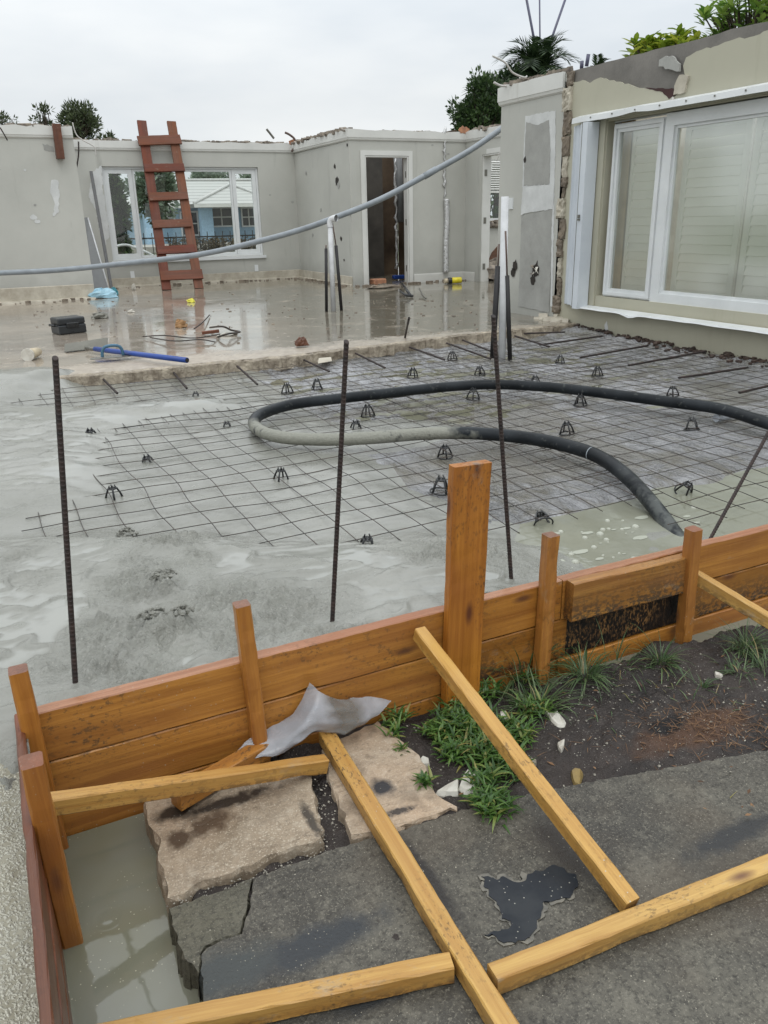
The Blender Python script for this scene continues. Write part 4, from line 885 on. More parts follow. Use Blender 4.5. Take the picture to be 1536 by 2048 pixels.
# ------------------------------------------------------------------ formwork
YF = 1.83                                   # front face of the form boards
fwk = empty('formwork_wall', (1.2, YF, 0), 'long front form wall of stacked orange planks holding back the wet concrete', 'formwork')
def plank(x0, x1, z0, z1, m=M_['board'], y0=YF, th=.038, dz=0, parent=None, seed=0):
    return beam('plank', (x0, y0+th/2, (z0+z1)/2-dz), (x1, y0+th/2, (z0+z1)/2+dz), th, z1-z0, [m, M_['board_top']] if z1 > .25 else m, parent or fwk, seed=seed)
M_['board_low'] = wood('muddy_pine_board', (.33, .145, .027), (.19, .072, .011), red=(.22, .06, .014), dirt=.9, wet=.26, knots=.95, zlow=(-.07, .05))
plank(-.055, 1.13, .158, .300, seed=1); plank(1.133, 1.50, .160, .302, seed=2); plank(1.503, 3.5, .158, .300, seed=3)
plank(-.055, 1.13, .012, .154, seed=4, y0=YF+.002); plank(1.133, 1.53, .014, .156, M_['board_low'], seed=5, y0=YF+.001); plank(1.533, 2.03, .014, .155, M_['tar'], seed=6, y0=YF+.003); plank(2.033, 3.5, .013, .154, M_['board_low'], seed=7, y0=YF+.001)
plank(-.055, 1.5, -.14, .008, seed=8, y0=YF+.004); plank(1.503, 3.5, -.14, .009, seed=9, y0=YF-.004)
sf = empty('formwork_wall', (-.095, 1.2, 0), 'low red stained side form boards running toward the camera along the left edge', 'formwork')
for z0, z1, o in ((.150, .288, 0), (.004, .146, .002), (-.14, 0, .003)):
    beam('plank', (-.099+o, 1.872, (z0+z1)/2), (-.099+o, .35, (z0+z1)/2), .020, z1-z0, M_['side'], sf)
xp = beam('form_board', (1.512, 1.807, .235), (2.005, 1.802, .228), .042, .135, M_['board_low'], seed=4); tag(xp, 'extra thick plank fixed high over the black tarred board between two stakes', 'board')
# stakes and the tall plank
def stake(top, bot, w, label, cat='stake', grp='stakes nailed to the formwork', name='stake', d=None, m=M_['stake'], seed=0, fx=(0, 1, 0)):
    o = beam(name, bot, top, w, d or w, [m, M_['endgrain']] if name == 'stake' else m, up=fx, ch=.004, seed=seed, wob=.0012); return tag(o, label, cat, grp)
stake((-.078, 1.805, .442), (-.066, 1.806, -.16), .042, 'wooden stake standing in the corner where front and side form boards meet', seed=1)
stake((-.072, 1.45, .43), (-.066, 1.505, -.2), .043, 'wooden stake leaning inside the side form with its foot in the trench water', seed=2)
stake((.455, 1.808, .480), (.477, 1.808, -.12), .040, 'wooden stake on the front form nearest to the crumpled plastic scrap', seed=3)
stake((1.425, 1.806, .482), (1.414, 1.806, -.12), .042, 'wooden stake rising from grass just left of the extra plank', seed=4)
stake((1.999, 1.782, .40), (2.020, 1.785, -.06), .044, 'wooden stake just right of the tarred board with its foot over the puddle', seed=5)
tall = beam('tall_plank', (1.110, 1.808, -.06), (1.133, 1.806, .752), .122, .034, M_['board'], up=(0, 1, 0), seed=6)
tag(tall, 'tall wide orange plank standing upright at the front form, white smear on top', 'plank')
t = U(925, 921, 'z', .753); rnd = random.Random(2)
MB().slab([t+Vector((.030*cos(a)*(1+.4*nz3(a*2, 3)), .009*sin(a), 0)) for a in np.linspace(0, 2*pi, 14)[:-1]], (0, 0, .0015)).build('concrete_smear', M_['patch_white'], tall, tall.matrix_basis.inverted())
# braces on the ground
BG = 'timber braces of the formwork'
def brace(A, B, label, w=.038, h=.042, seed=0, screws=(), m=None):
    o = tag(beam('brace', A, B, w, h, m or M_['brace'], seed=seed, ch=.003), label, 'brace', BG)
    L_ = (Vector(B)-Vector(A)).length
    for q in screws:
        s = (U(*q, 'z', .043)-Vector(A)).dot(Vector(B)-Vector(A))/L_**2
        mb = MB(); r = .0048; n = 12; vs = [(s*L_+r*cos(a), .004+r*sin(a), h/2+.0012) for a in np.linspace(0, 2*pi, n+1)[:-1]]+[(s*L_+.6*r*cos(a), .004+.6*r*sin(a), h/2+.0004) for a in np.linspace(0, 2*pi, n+1)[:-1]]+[(s*L_+r*cos(a), .004+r*sin(a), h/2-.001) for a in np.linspace(0, 2*pi, n+1)[:-1]]
        mb.add(vs, [(i, (i+1) % n, n+(i+1) % n, n+i) for i in range(n)]+[tuple(range(n, 2*n))]+[((i+1) % n, i, 2*n+i, 2*n+(i+1) % n) for i in range(n)]); mb.build('screw', M_['screw'], o, o.matrix_basis.inverted() @ o.matrix_basis)
    return o
def bw(o): return o.matrix_basis
B1a, B1b = U(838, 1266, 'y', 1.808), U(1262, 1812, 'z', .022)
brace(B1a, B1b, 'long brace running from below the tall plank down to the pavement across the weeds', seed=11)
B2a, B2b = U(652, 1472, 'z', .030), U(1012, 2060, 'z', .022)
B2b = B2a+(B2b-B2a)*1.18
brace(B2a, B2b, 'long brace lying from the plastic scrap across the broken slabs toward the camera', seed=12, w=.042, screws=((671, 1508), (957, 1945)))
B4a, B4b = U(215, 2078, 'z', .022), U(903, 1935, 'z', .022)
brace(B4a+(B4a-B4b)*.25, B4b, 'yellow brace at the bottom left meeting the long middle brace', seed=13, w=.040)
B5a, B5b = U(985, 1960, 'z', .022), U(1536, 1738, 'z', .022)
brace(B5a, B5b+(B5b-B5a)*.35, 'dirt splashed brace at the bottom right with a bright screw and dark knot', seed=14, w=.042, screws=((1055, 1912),))
B3a, B3b = U(70, 1613, 'y', 1.585), U(650, 1528, 'z', .026)
brace(B3a, B3b, 'short brace from the leaning stake over the trench to the broken slab', seed=15, w=.034)
B6a = U(1386, 1150, 'y', 1.80); B6b = U(1570, 1262, 'z', .09)
brace(B6a, B6b, 'brace leaving the right hand stake toward the soil at the right edge', seed=16, w=.034)
B7a, B7b = U(562, 1478, 'z', .035), U(352, 1600, 'z', .040)
brace(B7a, B7b, 'short thick offcut with a split end poking out under the short brace', seed=17, w=.046, h=.048, m=M_['board'])
# ------------------------------------------------------------------ rebar
def rebar(A, B, r, name='rebar', m=M_['rebar'], ribs=True):
    A, B = Vector(A), Vector(B); L_ = (B-A).length; M = frame_of(A, B, (0, 1, .01) if abs((B-A).normalized().z) > .7 else (0, 0, 1)); n = 10; st = .0115
    vs = []; fs = []; xs = []
    if ribs:
        k = int(L_/st)
        for i in range(k):
            xs += [(i*st, 1.0), (i*st+.004, 1.0), (i*st+.0055, 1.13), (i*st+.0085, 1.13), (i*st+.010, 1.0)]
    else: xs = [(0, 1), (L_, 1)]
    for x, q in xs:
        for j in range(n):
            a = 2*pi*j/n; qq = q if j not in (0, n//2) else max(q, 1.10)
            vs.append((x+.004*sin(a), r*qq*cos(a), r*qq*sin(a)))
    m_ = len(xs); fs = [(i*n+j, i*n+(j+1) % n, (i+1)*n+(j+1) % n, (i+1)*n+j) for i in range(m_-1) for j in range(n)]+[tuple(reversed(range(n))), tuple((m_-1)*n+j for j in range(n))]
    return MB().add(vs, fs).build(name, m, None, M)
RG = 'upright rebar stakes behind the front form'
for (tp, bp, y, lab) in (((113, 712), (153, 1400), 1.96, 'upright ribbed rebar standing in rough concrete, leftmost along the form'), ((684, 678), (663, 1275), 1.98, 'upright ribbed rebar crossing the concrete coated part of the hose'), ((994, 630), (1024, 1180), 1.98, 'upright ribbed rebar just right of the tall plank')):
    a, c = U(*bp, 'y', y), U(*tp, 'y', y); c.y += {113: .04, 684: -.03, 994: .02}[tp[0]]
    tag(rebar(a-(c-a)*.08, c, .0064), lab, 'rebar', RG)
a, c = U(1422, 1075, 'y', 1.97), U(1545, 850, 'y', 2.05); tag(rebar(a-(c-a)*.2, c+(c-a)*.5, .0066), 'slanting ribbed rebar leaning right out of the puddle at the right edge', 'rebar', RG)
DG = 'dowel bars drilled into the old slab and wall'
dl = [((203, 755), (235, 787)), ((341, 738), (374, 777)), ((473, 731), (515, 769)), ((595, 714), (659, 743)), ((710, 706), (771, 736)), ((819, 694), (890, 720)), ((893, 686), (982, 718)), ((925, 680), (990, 706))]
lb = ['black dowel bar reaching from the slab edge just right of the leftmost rebar', 'black dowel bar below the far end of the blue pole', 'black dowel bar in the slab edge right of the blue pole tip', 'black dowel bar in the slab edge left of the middle rebar', 'black dowel bar in the slab edge right of the middle rebar', 'black dowel bar above the mesh left of the white pipe pair of bars', 'thick dowel bar ending at the foot of the white pipe, lower of two', 'upper dowel bar ending at the foot of the white pipe']
for (a, c), l in zip(dl, lb): tag(rebar(U(*a, 'z', .262), U(*c, 'z', .25), .0075, 'dowel_bar'), l, 'dowel bar', DG)
dr = [((1130, 664), (1022, 668)), ((1205, 672), (1078, 690)), ((1296, 691), (1160, 715)), ((1410, 703), (1256, 731)), ((1496, 735), (1356, 756)), ((1600, 757), (1476, 786)), ((1030, 672), (1100, 694))]
lb = ['black dowel bar lying nearest the old house floor by the cream wall', 'second black dowel bar from the house floor out of the cream wall', 'black dowel bar from the cream wall under the folded shutter', 'black dowel bar from the cream wall in red soil below the casement', 'black dowel bar from the cream wall below the big window pane', 'black dowel bar from the cream wall cut by the right picture edge', 'black bar lying askew between the white pipe and the first wall dowel']
for (a, c), l in zip(dr, lb):
    A, B = U(*a, 'z', .275), U(*c, 'z', .255)
    tag(rebar(A, B, .008, 'dowel_bar'), l, 'dowel bar', DG)

# ------------------------------------------------------------------ wire mesh sheets
def wz(x, y): return .232+.010*nz3(x*1.3, y*1.3, 5)+.010*nz3(x*3.1, y*2.7, 9)-.030*float(sst(2.75, 2.3, y))*float(sst(1.2, 1.8, x))+.018*float(sst(5.4, 6.3, y))+.012*float(sst(4.6, 5.4, x))
def wire_sheet(x0, x1, y0, y1, rot, label, seed, s=.1524, dz=0):
    rn = random.Random(seed); mb = MB(); cx, cy = (x0+x1)/2, (y0+y1)/2; cr, sr = cos(rot), sin(rot)
    def T(u, v, e):
        x = cx+(u-cx)*cr-(v-cy)*sr; y = cy+(u-cx)*sr+(v-cy)*cr
        x += .030*nz3(x*.9, y*.9, seed)+.020*nz3(x*2.3, y*2.3, seed+3); y += .034*nz3(x*.8, y*.8, seed+7)+.012*nz3(x*2.4, y*2.1, seed+9)
        return (x, y, wz(x, y)+dz+e)
    nx, ny = int(round((x1-x0)/s)), int(round((y1-y0)/s)); st = .04
    for j in range(ny+1):
        v = y0+j*s; a, c = x0-rn.uniform(.02, .10), x1+rn.uniform(.02, .10); m = int((c-a)/st)
        mb.tube([T(a+(c-a)*i/m, v, 0) for i in range(m+1)], .0019, 5)
    for i in range(nx+1):
        u = x0+i*s; a, c = y0-rn.uniform(.02, .10), y1+rn.uniform(.02, .10); m = int((c-a)/st)
        mb.tube([T(u, a+(c-a)*k/m, .0045) for k in range(m+1)], .0019, 5)
    return tag(mb.build('wire_mesh', M_['wire']), label, 'wire mesh', 'welded wire mesh sheets')
wire_sheet(.05, 2.49, 2.48, 5.07, .015, 'welded wire mesh sheet half sunk in concrete at the middle left', 1)
wire_sheet(2.37, 5.26, 2.28, 5.02, .045, 'welded wire mesh sheet over the bare plastic on the right, edge dipping into the puddle', 2, dz=.004)
wire_sheet(.10, 5.30, 4.95, 6.32, .004, 'welded wire mesh strip along the far slab edge', 3, dz=-.004)

# ------------------------------------------------------------------ plastic chairs holding the mesh
def torus(mb, R_, r, z, n=22, k=6): return mb.tube([(R_*cos(2*pi*i/n), R_*sin(2*pi*i/n), z) for i in range(n+1)], r, k, cap=False)
ch0 = empty('mesh_chair', (0, 0, 0), 'x', 'mesh chair', 'plastic chairs holding up the wire mesh')
BP = M_['blackplastic']
torus(MB(), .044, .0042, .004).build('base_ring', BP, ch0)
for k in range(4):
    a = pi/4+k*pi/2; ca, sa = cos(a), sin(a)
    MB().tube([(.043*ca, .043*sa, .005), (.034*ca, .034*sa, .035), (.022*ca, .022*sa, .062), (.016*ca, .016*sa, .070)], [.0055, .005, .0048, .0045], 6).build('leg', BP, ch0)
mb = MB(); torus(mb, .019, .0045, .064, 12)
for k in range(4):
    a = pi/4+k*pi/2; mb.tube([(.018*cos(a), .018*sin(a), .064), (.013*cos(a+.3), .013*sin(a+.3), .083)], [.0045, .003], 5)
mb.box((0, 0, .062), (.034, .006, .007)).box((0, 0, .062), (.006, .034, .007)); mb.build('saddle', BP, ch0)
kids = list(ch0.children)
CH = [(825, 752, 'black mesh chair on the plastic above the middle of the hose'), (960, 744, 'black mesh chair behind the hose left of the right upright rebar'), (905, 717, 'black mesh chair beside the dowel bars left of the white pipe'),
 (1195, 752, 'black mesh chair standing in an olive puddle behind the hose'), (1120, 723, 'small black mesh chair behind the hose nearest the first wall dowels'), (1346, 788, 'black mesh chair with a wide ring just behind the hose on the right'),
 (1161, 806, 'black mesh chair touching the near side of the far hose run'), (946, 796, 'black mesh chair just below the far hose left of the right rebar'), (1070, 768, 'black mesh chair peeking over the far hose right of the right rebar'),
 (575, 783, 'black mesh chair behind the hose bend, left of a pair'), (634, 773, 'black mesh chair behind the hose bend, right of a pair'), (391, 797, 'concrete smeared mesh chair alone in the far gap left of the hose'),
 (736, 825, 'black mesh chair inside the hose loop right of the middle rebar'), (712, 860, 'mesh chair sunk in milky concrete inside the hose loop'), (454, 857, 'concrete smeared mesh chair left of the hose bend'),
 (183, 879, 'mesh chair buried nearly to the top, farthest left in the concrete'), (297, 925, 'black mesh chair sunk to its saddle in the pale concrete'), (890, 909, 'black mesh chair with a clear base ring above the tall plank'),
 (880, 978, 'black mesh chair partly hidden behind the tall plank'), (562, 962, 'black mesh chair reflected in wet concrete left of the middle rebar'), (229, 1000, 'black mesh chair with bare legs near the left rebar'),
 (733, 1098, 'black mesh chair nearest the camera, sunk at the concrete edge'), (1088, 1037, 'tipped black mesh chair at the rim of the foamy puddle'), (1367, 973, 'tipped black mesh chair showing its spoked ring by the slanting rebar'),
 (1384, 856, 'tall black mesh chair with a wide ring inside the hose on the right'), (1134, 865, 'black mesh chair close behind the near hose run')]
sunk = {391: .035, 712: .03, 454: .035, 183: .05, 297: .04, 562: .012, 229: .012, 733: .035}
rnd = random.Random(77)
for i, (px_, py_, lab) in enumerate(CH):
    p = U(px_, py_, 'z', .205); X_, Y_ = np.array([[p.x]]), np.array([[p.y]])
    z = max(conc_z(X_, Y_)[0][0, 0] if p.x < 2.6 else 0, sheet_z(X_, Y_)[0, 0], .172)-sunk.get(px_, -.006)
    if i == 0: o = ch0
    else:
        o = ch0.copy(); C.objects.link(o)
        for ch in kids:
            q = ch.copy(); q.parent = o; C.objects.link(q)
    o.location = (p.x, p.y, z); tl = {1088: (1.0, .3), 1367: (.55, -.3)}.get(px_, (rnd.uniform(-.1, .1), rnd.uniform(-.1, .1)))
    o.rotation_euler = (tl[0], tl[1], rnd.uniform(0, 3)); s = .90+rnd.uniform(-.06, .10); o.scale = (s*1.06, s*1.06, s); o['label'] = lab

# ------------------------------------------------------------------ pump hose on the mesh
g = G('rubber_hose'); n = g.noise(4, 4, .6); n2 = g.noise(60, 3, .7)
x, y, z = g.xyz()
ctd = g.mul(g.rng(g.addm(y, g.mul(g.addm(g.noise(6, 4, .6), -.5), .5)), 4.50, 4.30), g.rng(g.addm(x, g.mul(g.addm(g.noise(9, 4, .6), -.5), .5)), 2.26, 2.12))
fl = g.rng(g.noise(26, 4, .7), .60, .66); end_ = g.mul(g.rng(y, 2.75, 2.2), g.rng(g.noise(12, 4, .6), .42, .56))
col = g.mix(g.rng(n, .4, .7), (.010, .012, .014), (.024, .028, .032)); col = g.mix(g.mul(end_, .6), col, (.14, .15, .14))
col = g.mix(g.mul(ctd, g.rng(g.noise(14, 4, .6), .28, .40)), col, g.mix(n2, (.165, .165, .135), (.26, .26, .22))); col = g.mix(g.mul(fl, .12), col, (.30, .31, .28))
M_['hose'] = g.fin(col, g.addm(.38, g.mul(ctd, .15)), g.bump(g.addm(n2, g.noise(14, 4, .6)), g.addm(.06, g.mul(ctd, .5)), .012), spec=g.addm(.14, g.mul(ctd, .3)))
hp = [(1660, 900), (1580, 862), (1530, 845), (1440, 818), (1340, 804), (1180, 783), (1080, 773), (980, 769), (880, 775), (780, 786), (680, 797), (590, 808), (530, 825), (508, 842), (518, 860), (560, 874), (640, 879), (740, 876), (840, 868), (930, 866), (1020, 872), (1110, 886), (1190, 910), (1250, 950), (1300, 1003), (1340, 1055), (1362, 1090), (1380, 1130)]
P = [U(a, b_, 'z', .275 if i < 23 else (.26, .22, .17, .14, .10)[i-23]) for i, (a, b_) in enumerate(hp)]
hb = MB().tube(crom(P, 8), .0345, 18).build('pump_hose', M_['hose']); tag(hb, 'thick black rubber pump hose looping over the mesh, partly coated in concrete', 'hose')
# white paint nicks round the hose
for (i, t) in ((21, .9),):
    a, c = P[i].lerp(P[i+1], t), P[i].lerp(P[i+1], t+.02); MB().tube([a, c], .0354, 16, cap=False).build('pale_band', M_['pvcgrey'], hb)

# ------------------------------------------------------------------ grey conduit hanging across the site
gp = [(-60, 548, 12.2), (0, 546, 12.0), (120, 540, 11.6), (250, 527, 11.2), (400, 509, 10.7), (520, 482, 10.2), (600, 460, 9.85), (660, 439, 9.55), (760, 399, 9.35), (860, 346, 9.2), (940, 301, 9.1), (1005, 256, 9.05), (1060, 216, 9.0)]
gpts = [U(a, b_, 'y', y_) for a, b_, y_ in gp]
gc = MB().tube(crom(gpts, 6), .034, 14).build('grey_pipe', M_['pvcgrey']); tag(gc, 'long grey plastic pipe sagging through the air across the whole site', 'pipe')
a, c = U(848, 353, 'y', 9.22), U(872, 339, 'y', 9.19); MB().tube([a, c], .039, 14).build('coupling', M_['pvcgrey'], gc)

# ------------------------------------------------------------------ white riser pipes with insulated copper lines
def riser(x0, y0, zb, zt, r, lab, elbow, lean=0):
    t = empty('white_pipe', (x0, y0, zb), lab, 'pipe', 'white riser pipes')
    MB().tube([(x0, y0, zb), (x0+lean, y0, zt)], r, 18).build('riser', M_['pvcwhite'], t)
    if elbow:
        a = [(x0+lean, y0, zt-.05), (x0+lean, y0, zt-.0), (x0+lean+.012, y0-.012, zt+.035), (x0+lean+.035, y0-.045, zt+.05), (x0+lean+.05, y0-.075, zt+.05)]
        mb = MB().tube(crom(a, 4), r*1.18, 16, cap=False); d = (Vector(a[-1])-Vector(a[-2])).normalized(); mb.tube([Vector(a[-1])-d*.02, Vector(a[-1])+d*.002], r*1.3, 16, cap=False); mb.build('elbow', M_['pvcwhite'], t)
        MB().tube([Vector(a[-1])-d*.012, Vector(a[-1])-d*.010], r*1.15, 16).build('elbow_mouth', M_['panel'], t)
    return t
p = U(667, 622, 'z', F); q = U(660, 442, 'y', p.y)
riser(p.x, p.y, F-.02, q.z-.02, .031, 'white pipe with an elbow on top holding the grey pipe on the wet floor', True, (q.x-p.x))
p2 = U(1004, 720, 'z', .2); q2 = U(1010, 393, 'y', p2.y)
riser(p2.x, p2.y, .1, q2.z, .031, 'plain white pipe standing in the fill before the grey stub wall', False, q2.x-p2.x)
IG = 'foam insulated copper lines beside the white pipes'
def lined(bot, mid, top, r, lab, rc=.008):
    bot, mid = Vector(bot), Vector(mid); t = empty('insulated_pipe', bot, lab, 'pipe', IG)
    MB().tube([bot, bot.lerp(mid, .5), mid], r, 12).build('foam_sleeve', M_['foam'], t)
    if top is not None: MB().tube([mid, Vector(top)], rc, 8).build('copper_core', M_['copper'], t)
y1 = p.y
lined(U(653, 624, 'y', y1), U(652, 497, 'y', y1), U(652, 490, 'y', y1), .019, 'black foam pipe left of the white elbow pipe')
lined(U(683, 622, 'y', y1-.02), U(672, 491, 'y', y1-.02), U(664, 440, 'y', y1-.02), .020, 'black foam pipe right of the white elbow pipe with bare copper above')
y2 = p2.y
lined(U(985, 716, 'y', y2+.04), U(996, 532, 'y', y2+.04), U(998, 488, 'y', y2+.04), .024, 'black foam pipe leaning left of the plain white pipe', .007)
lined(U(1020, 720, 'y', y2-.03), U(1014, 551, 'y', y2-.03), U(1011, 462, 'y', y2-.03), .020, 'black foam pipe right of the plain white pipe with bare copper above', .008)

# ------------------------------------------------------------------ home made ladder against the far wall
lo, hi = Vector((0, 14.2, F)), Vector((0, 15.345, WT+.03)); ldir = (hi-lo).normalized(); ln = Vector((0, -ldir.z, ldir.y))
def UL(px_, py_, off=0):
    o = Vector((0, 0, CAMZ)); d = rt*(px_-IW/2)+dn*(py_-IH/2)+fw*FPX; c = lo+ln*off
    return o+d*((c-o).dot(ln)/d.dot(ln))
lad = empty('ladder', UL(365, 579), 'red brown home made wooden ladder leaning on the far wall', 'ladder')
for (tp, bp) in (((283, 242), (333.5, 580)), ((342.5, 243.5), (398, 577))):
    a, c = UL(*bp), UL(*tp); beam('rail', a, c, .155, .042, M_['ladder'], lad, up=ln, seed=int(tp[0]))
for i, (xl, xr, ya, yb, h) in enumerate(((276, 361.5, 282, 279, .165), (289, 368.5, 336.5, 335, .14), (298, 375.5, 394, 391, .14), (305.5, 381, 449, 446, .14), (314.5, 390, 501, 497, .14), (321, 405, 552, 548, .165))):
    a, c = UL(xl, ya, .043), UL(xr, yb, .043); beam('rung', a, c, h, .038, M_['ladder'], lad, up=ln, seed=i)
# leaning panel and bar by the left partition
PG = U(170, 436, 'y', 14.3)
a, b2, c, d = U(167, 436, 'y', 15.25), U(176, 436, 'y', 15.2), U(219, 583, 'y', 14.2), U(178, 590, 'y', 14.25)
t = empty('leaning_panel', d, 'dark grey sheet panel with a white edge leaning behind the left partition', 'panel')
MB().slab([a, b2, c, d], (0, .03, .01)).build('sheet', M_['panel'], t); MB().tube([b2+Vector((0, -.005, 0)), c+Vector((0, -.005, 0))], .012, 6).build('white_edge', M_['pvcwhite'], t)
tag(beam('metal_bar', U(224, 583, 'y', 14.3), U(182, 343, 'y', 15.3), .05, .03, M_['darkbar'], up=(0, 1, .3)), 'dark metal bar leaning on the wall left of the wide window', 'bar')
# foil duct on the door wall
t = empty('foil_duct', U(893, 545, 'y', 12.70), 'silver foil duct fixed to the grey wall right of the doorway, torn foil above', 'duct')
yd = 12.70; rnd = random.Random(6)
MB().tube(crom([U(892, 545, 'y', yd), U(892, 490, 'y', yd), U(894, 440, 'y', yd), U(893, 398, 'y', yd)], 10), [.047+.004*(i % 2) for i in range(31)], 14).build('duct', M_['foil'], t)
pts = [U(889+rnd.uniform(-3, 3)+(5 if i > 10 else 0)*0, 252+i*6.2, 'y', 12.735) for i in range(24)]
MB().tube(pts, [rnd.uniform(.006, .030) for _ in pts], 6).build('torn_foil', M_['foil'], t)

# ------------------------------------------------------------------ tools and litter on the wet floor
def rbox(mb, c, d, r, M=None, seg=3):     # rounded box by stacked rounded outlines
    x, y, z = [t/2 for t in d]; vs = []; prof = [(-z, r)]+[(-z+r*(1-cos(a)), r*(1-sin(a))) for a in np.linspace(.35, pi/2, seg)]+[(z-r*(1-cos(a)), r*(1-sin(a))) for a in np.linspace(pi/2, .35, seg)]+[(z, r)]
    n = 16
    for (zz, ins_) in prof:
        for k in range(n):
            a = 2*pi*(k+.5)/n; qx, qy = (1 if cos(a) > 0 else -1), (1 if sin(a) > 0 else -1)
            v = Vector((qx*(x-r)+(r-ins_)*cos(a)+0, qy*(y-r)+(r-ins_)*sin(a), zz)); vs.append((M @ v if M else v)+Vector(c))
    m_ = len(prof); fs = [(i*n+j, i*n+(j+1) % n, (i+1)*n+(j+1) % n, (i+1)*n+j) for i in range(m_-1) for j in range(n)]+[tuple(reversed(range(n))), tuple((m_-1)*n+j for j in range(n))]
    return mb.add(vs, fs)
p = U(141, 668, 'z', F); Mz = Matrix.Rotation(.30, 3, 'Z')
t = empty('tool_case', p, 'black plastic tool case lying flat on the wet floor', 'case'); cz = Vector((p.x, p.y+.10, F)); Mz = Mz @ Matrix.Scale(.80, 3)
rbox(MB(), cz+Vector((0, 0, .050)), (.37, .28, .12), .018, Mz).build('lower_shell', M_['casep'], t); rbox(MB(), cz+Vector((0, 0, .134)), (.365, .275, .09), .022, Mz).build('lid', M_['casep'], t)
rbox(MB(), cz+Mz @ Vector((0, -.145, .115)), (.17, .03, .07), .012, Mz).build('latch', M_['blackplastic'], t); MB().tube([cz+Mz @ Vector(q) for q in ((-.195, -.06, .12), (-.225, -.05, .12), (-.225, .06, .12), (-.195, .07, .12))], .012, 7).build('handle', M_['blackplastic'], t)
# big squeegee float with its blue pole
t = empty('bull_float', U(180, 690, 'z', F), 'wide grey metal float with a long blue pole lying on the floor edge', 'float tool')
a, c, d, e = U(129, 703, 'z', F+.005), U(215, 693, 'z', F+.005), U(215, 675, 'y', U(215, 693, 'z', F).y+.03), U(129, 688, 'y', U(129, 703, 'z', F).y+.03)
MB().slab([a, c, d, e], (.003, .006, 0)).build('blade', M_['steel'], t); MB().slab([a, c, c+Vector((.01, -.07, .004)), a+Vector((.01, -.07, .004))], (0, 0, .004)).build('foot_plate', M_['steel'], t)
MB().tube([U(172, 696, 'z', F+.04), U(195, 699, 'z', F+.045)], .017, 8).build('socket', M_['steel'], t)
MB().tube([U(190, 698, 'z', F+.045), U(374, 720.5, 'z', F+.06)], .022, 12).build('pole', M_['blue'], t)
MB().tube([U(372.3, 720.2, 'z', F+.06), U(374.8, 720.6, 'z', F+.06)], .017, 12).build('pole_mouth', M_['dark'], t)
t = empty('hand_float', U(222, 717, 'z', F), 'thin steel hand trowel with an arched blue grey handle', 'trowel')
a, c = U(181, 720, 'z', F+.03), U(262, 713, 'z', F+.03); MB().slab([a, c, c+Vector((.02, .09, 0)), a+Vector((.02, .09, 0))], (0, 0, .004)).build('blade', M_['steel'], t)
h0, h1 = a.lerp(c, .28)+Vector((.01, .04, .01)), a.lerp(c, .80)+Vector((.01, .04, .01)); mb = MB().tube(crom([h0, h0.lerp(h1, .05)+Vector((0, 0, .055)), h0.lerp(h1, .25)+Vector((0, 0, .085)), h0.lerp(h1, .75)+Vector((0, 0, .085)), h0.lerp(h1, .95)+Vector((0, 0, .055)), h1], 5), .013, 9); mb.build('handle', M_['bluegrey'], t)
def crump(name, px_, py_, z, sx_, sy_, sz, m, lab, cat, seed, grp=None, flatten=.5):
    p = U(px_, py_, 'z', z); mb = MB(); n, k = 14, 8; vs = []
    for j in range(k+1):
        e = -pi/2+pi*j/k
        for i in range(n):
            a = 2*pi*i/n; r = 1+.55*nz3(cos(a)*1.7+seed, sin(a)*1.7, e*1.5)+.3*nz3(cos(a)*5+seed, sin(a)*5, e*5)
            vs.append((p.x+sx_*r*cos(a)*cos(e), p.y+sy_*r*sin(a)*cos(e), max(z+.001, z+sz*(flatten+(1-flatten)*0+r*sin(e)*.9))))
    mb.add(vs, [(j*n+i, j*n+(i+1) % n, (j+1)*n+(i+1) % n, (j+1)*n+i) for j in range(k) for i in range(n)], False)
    return tag(mb.build(name, m), lab, cat, grp)
rnd = random.Random(91)
for px_, py_, r_, lab in ((330, 1178, .034, 'stiff clump of concrete alone on the wet surface left of the front stakes'), (308, 1252, .034, 'larger of two concrete clumps close behind the front form'), (366, 1250, .030, 'smaller right hand concrete clump close behind the front form'), (252, 1054, .034, 'clump of concrete stuck to the end of a mesh wire'), (1432, 1096, .0, '')):
    if not r_: continue
    p = U(px_, py_, 'z', .275); zz = conc_z(np.array([[p.x]]), np.array([[p.y]]))[0][0, 0]; mb = MB()
    for k in range(46):
        a, q = rnd.uniform(0, 6.3), math.sqrt(rnd.random()); s = r_*rnd.uniform(.14, .34); c_ = Vector((p.x+r_*1.25*q*cos(a), p.y+r_*q*sin(a), zz+.006+r_*.75*(1-q*q)*rnd.uniform(.5, 1)))
        Mr = Matrix.Rotation(rnd.uniform(0, 6), 3, 'Z') @ Matrix.Rotation(rnd.uniform(-1, 1), 3, 'X')
        vs = [c_+(Mr @ Vector((a_*s*rnd.uniform(.7, 1.3), b_*s*rnd.uniform(.7, 1.3), e_*s*.9))) for a_, b_, e_ in ((0, 0, 1), (.9, 0, .3), (.3, .85, .3), (-.7, .5, .3), (-.7, -.5, .3), (.3, -.85, .3), (0, 0, -.8))]
        mb.add(vs, [(0, 1+i, 1+(i+1) % 5) for i in range(5)]+[(6, 1+(i+1) % 5, 1+i) for i in range(5)])
    tag(mb.build('concrete_clump', M_['clump']), lab, 'concrete clump', 'clumps of stiff concrete')
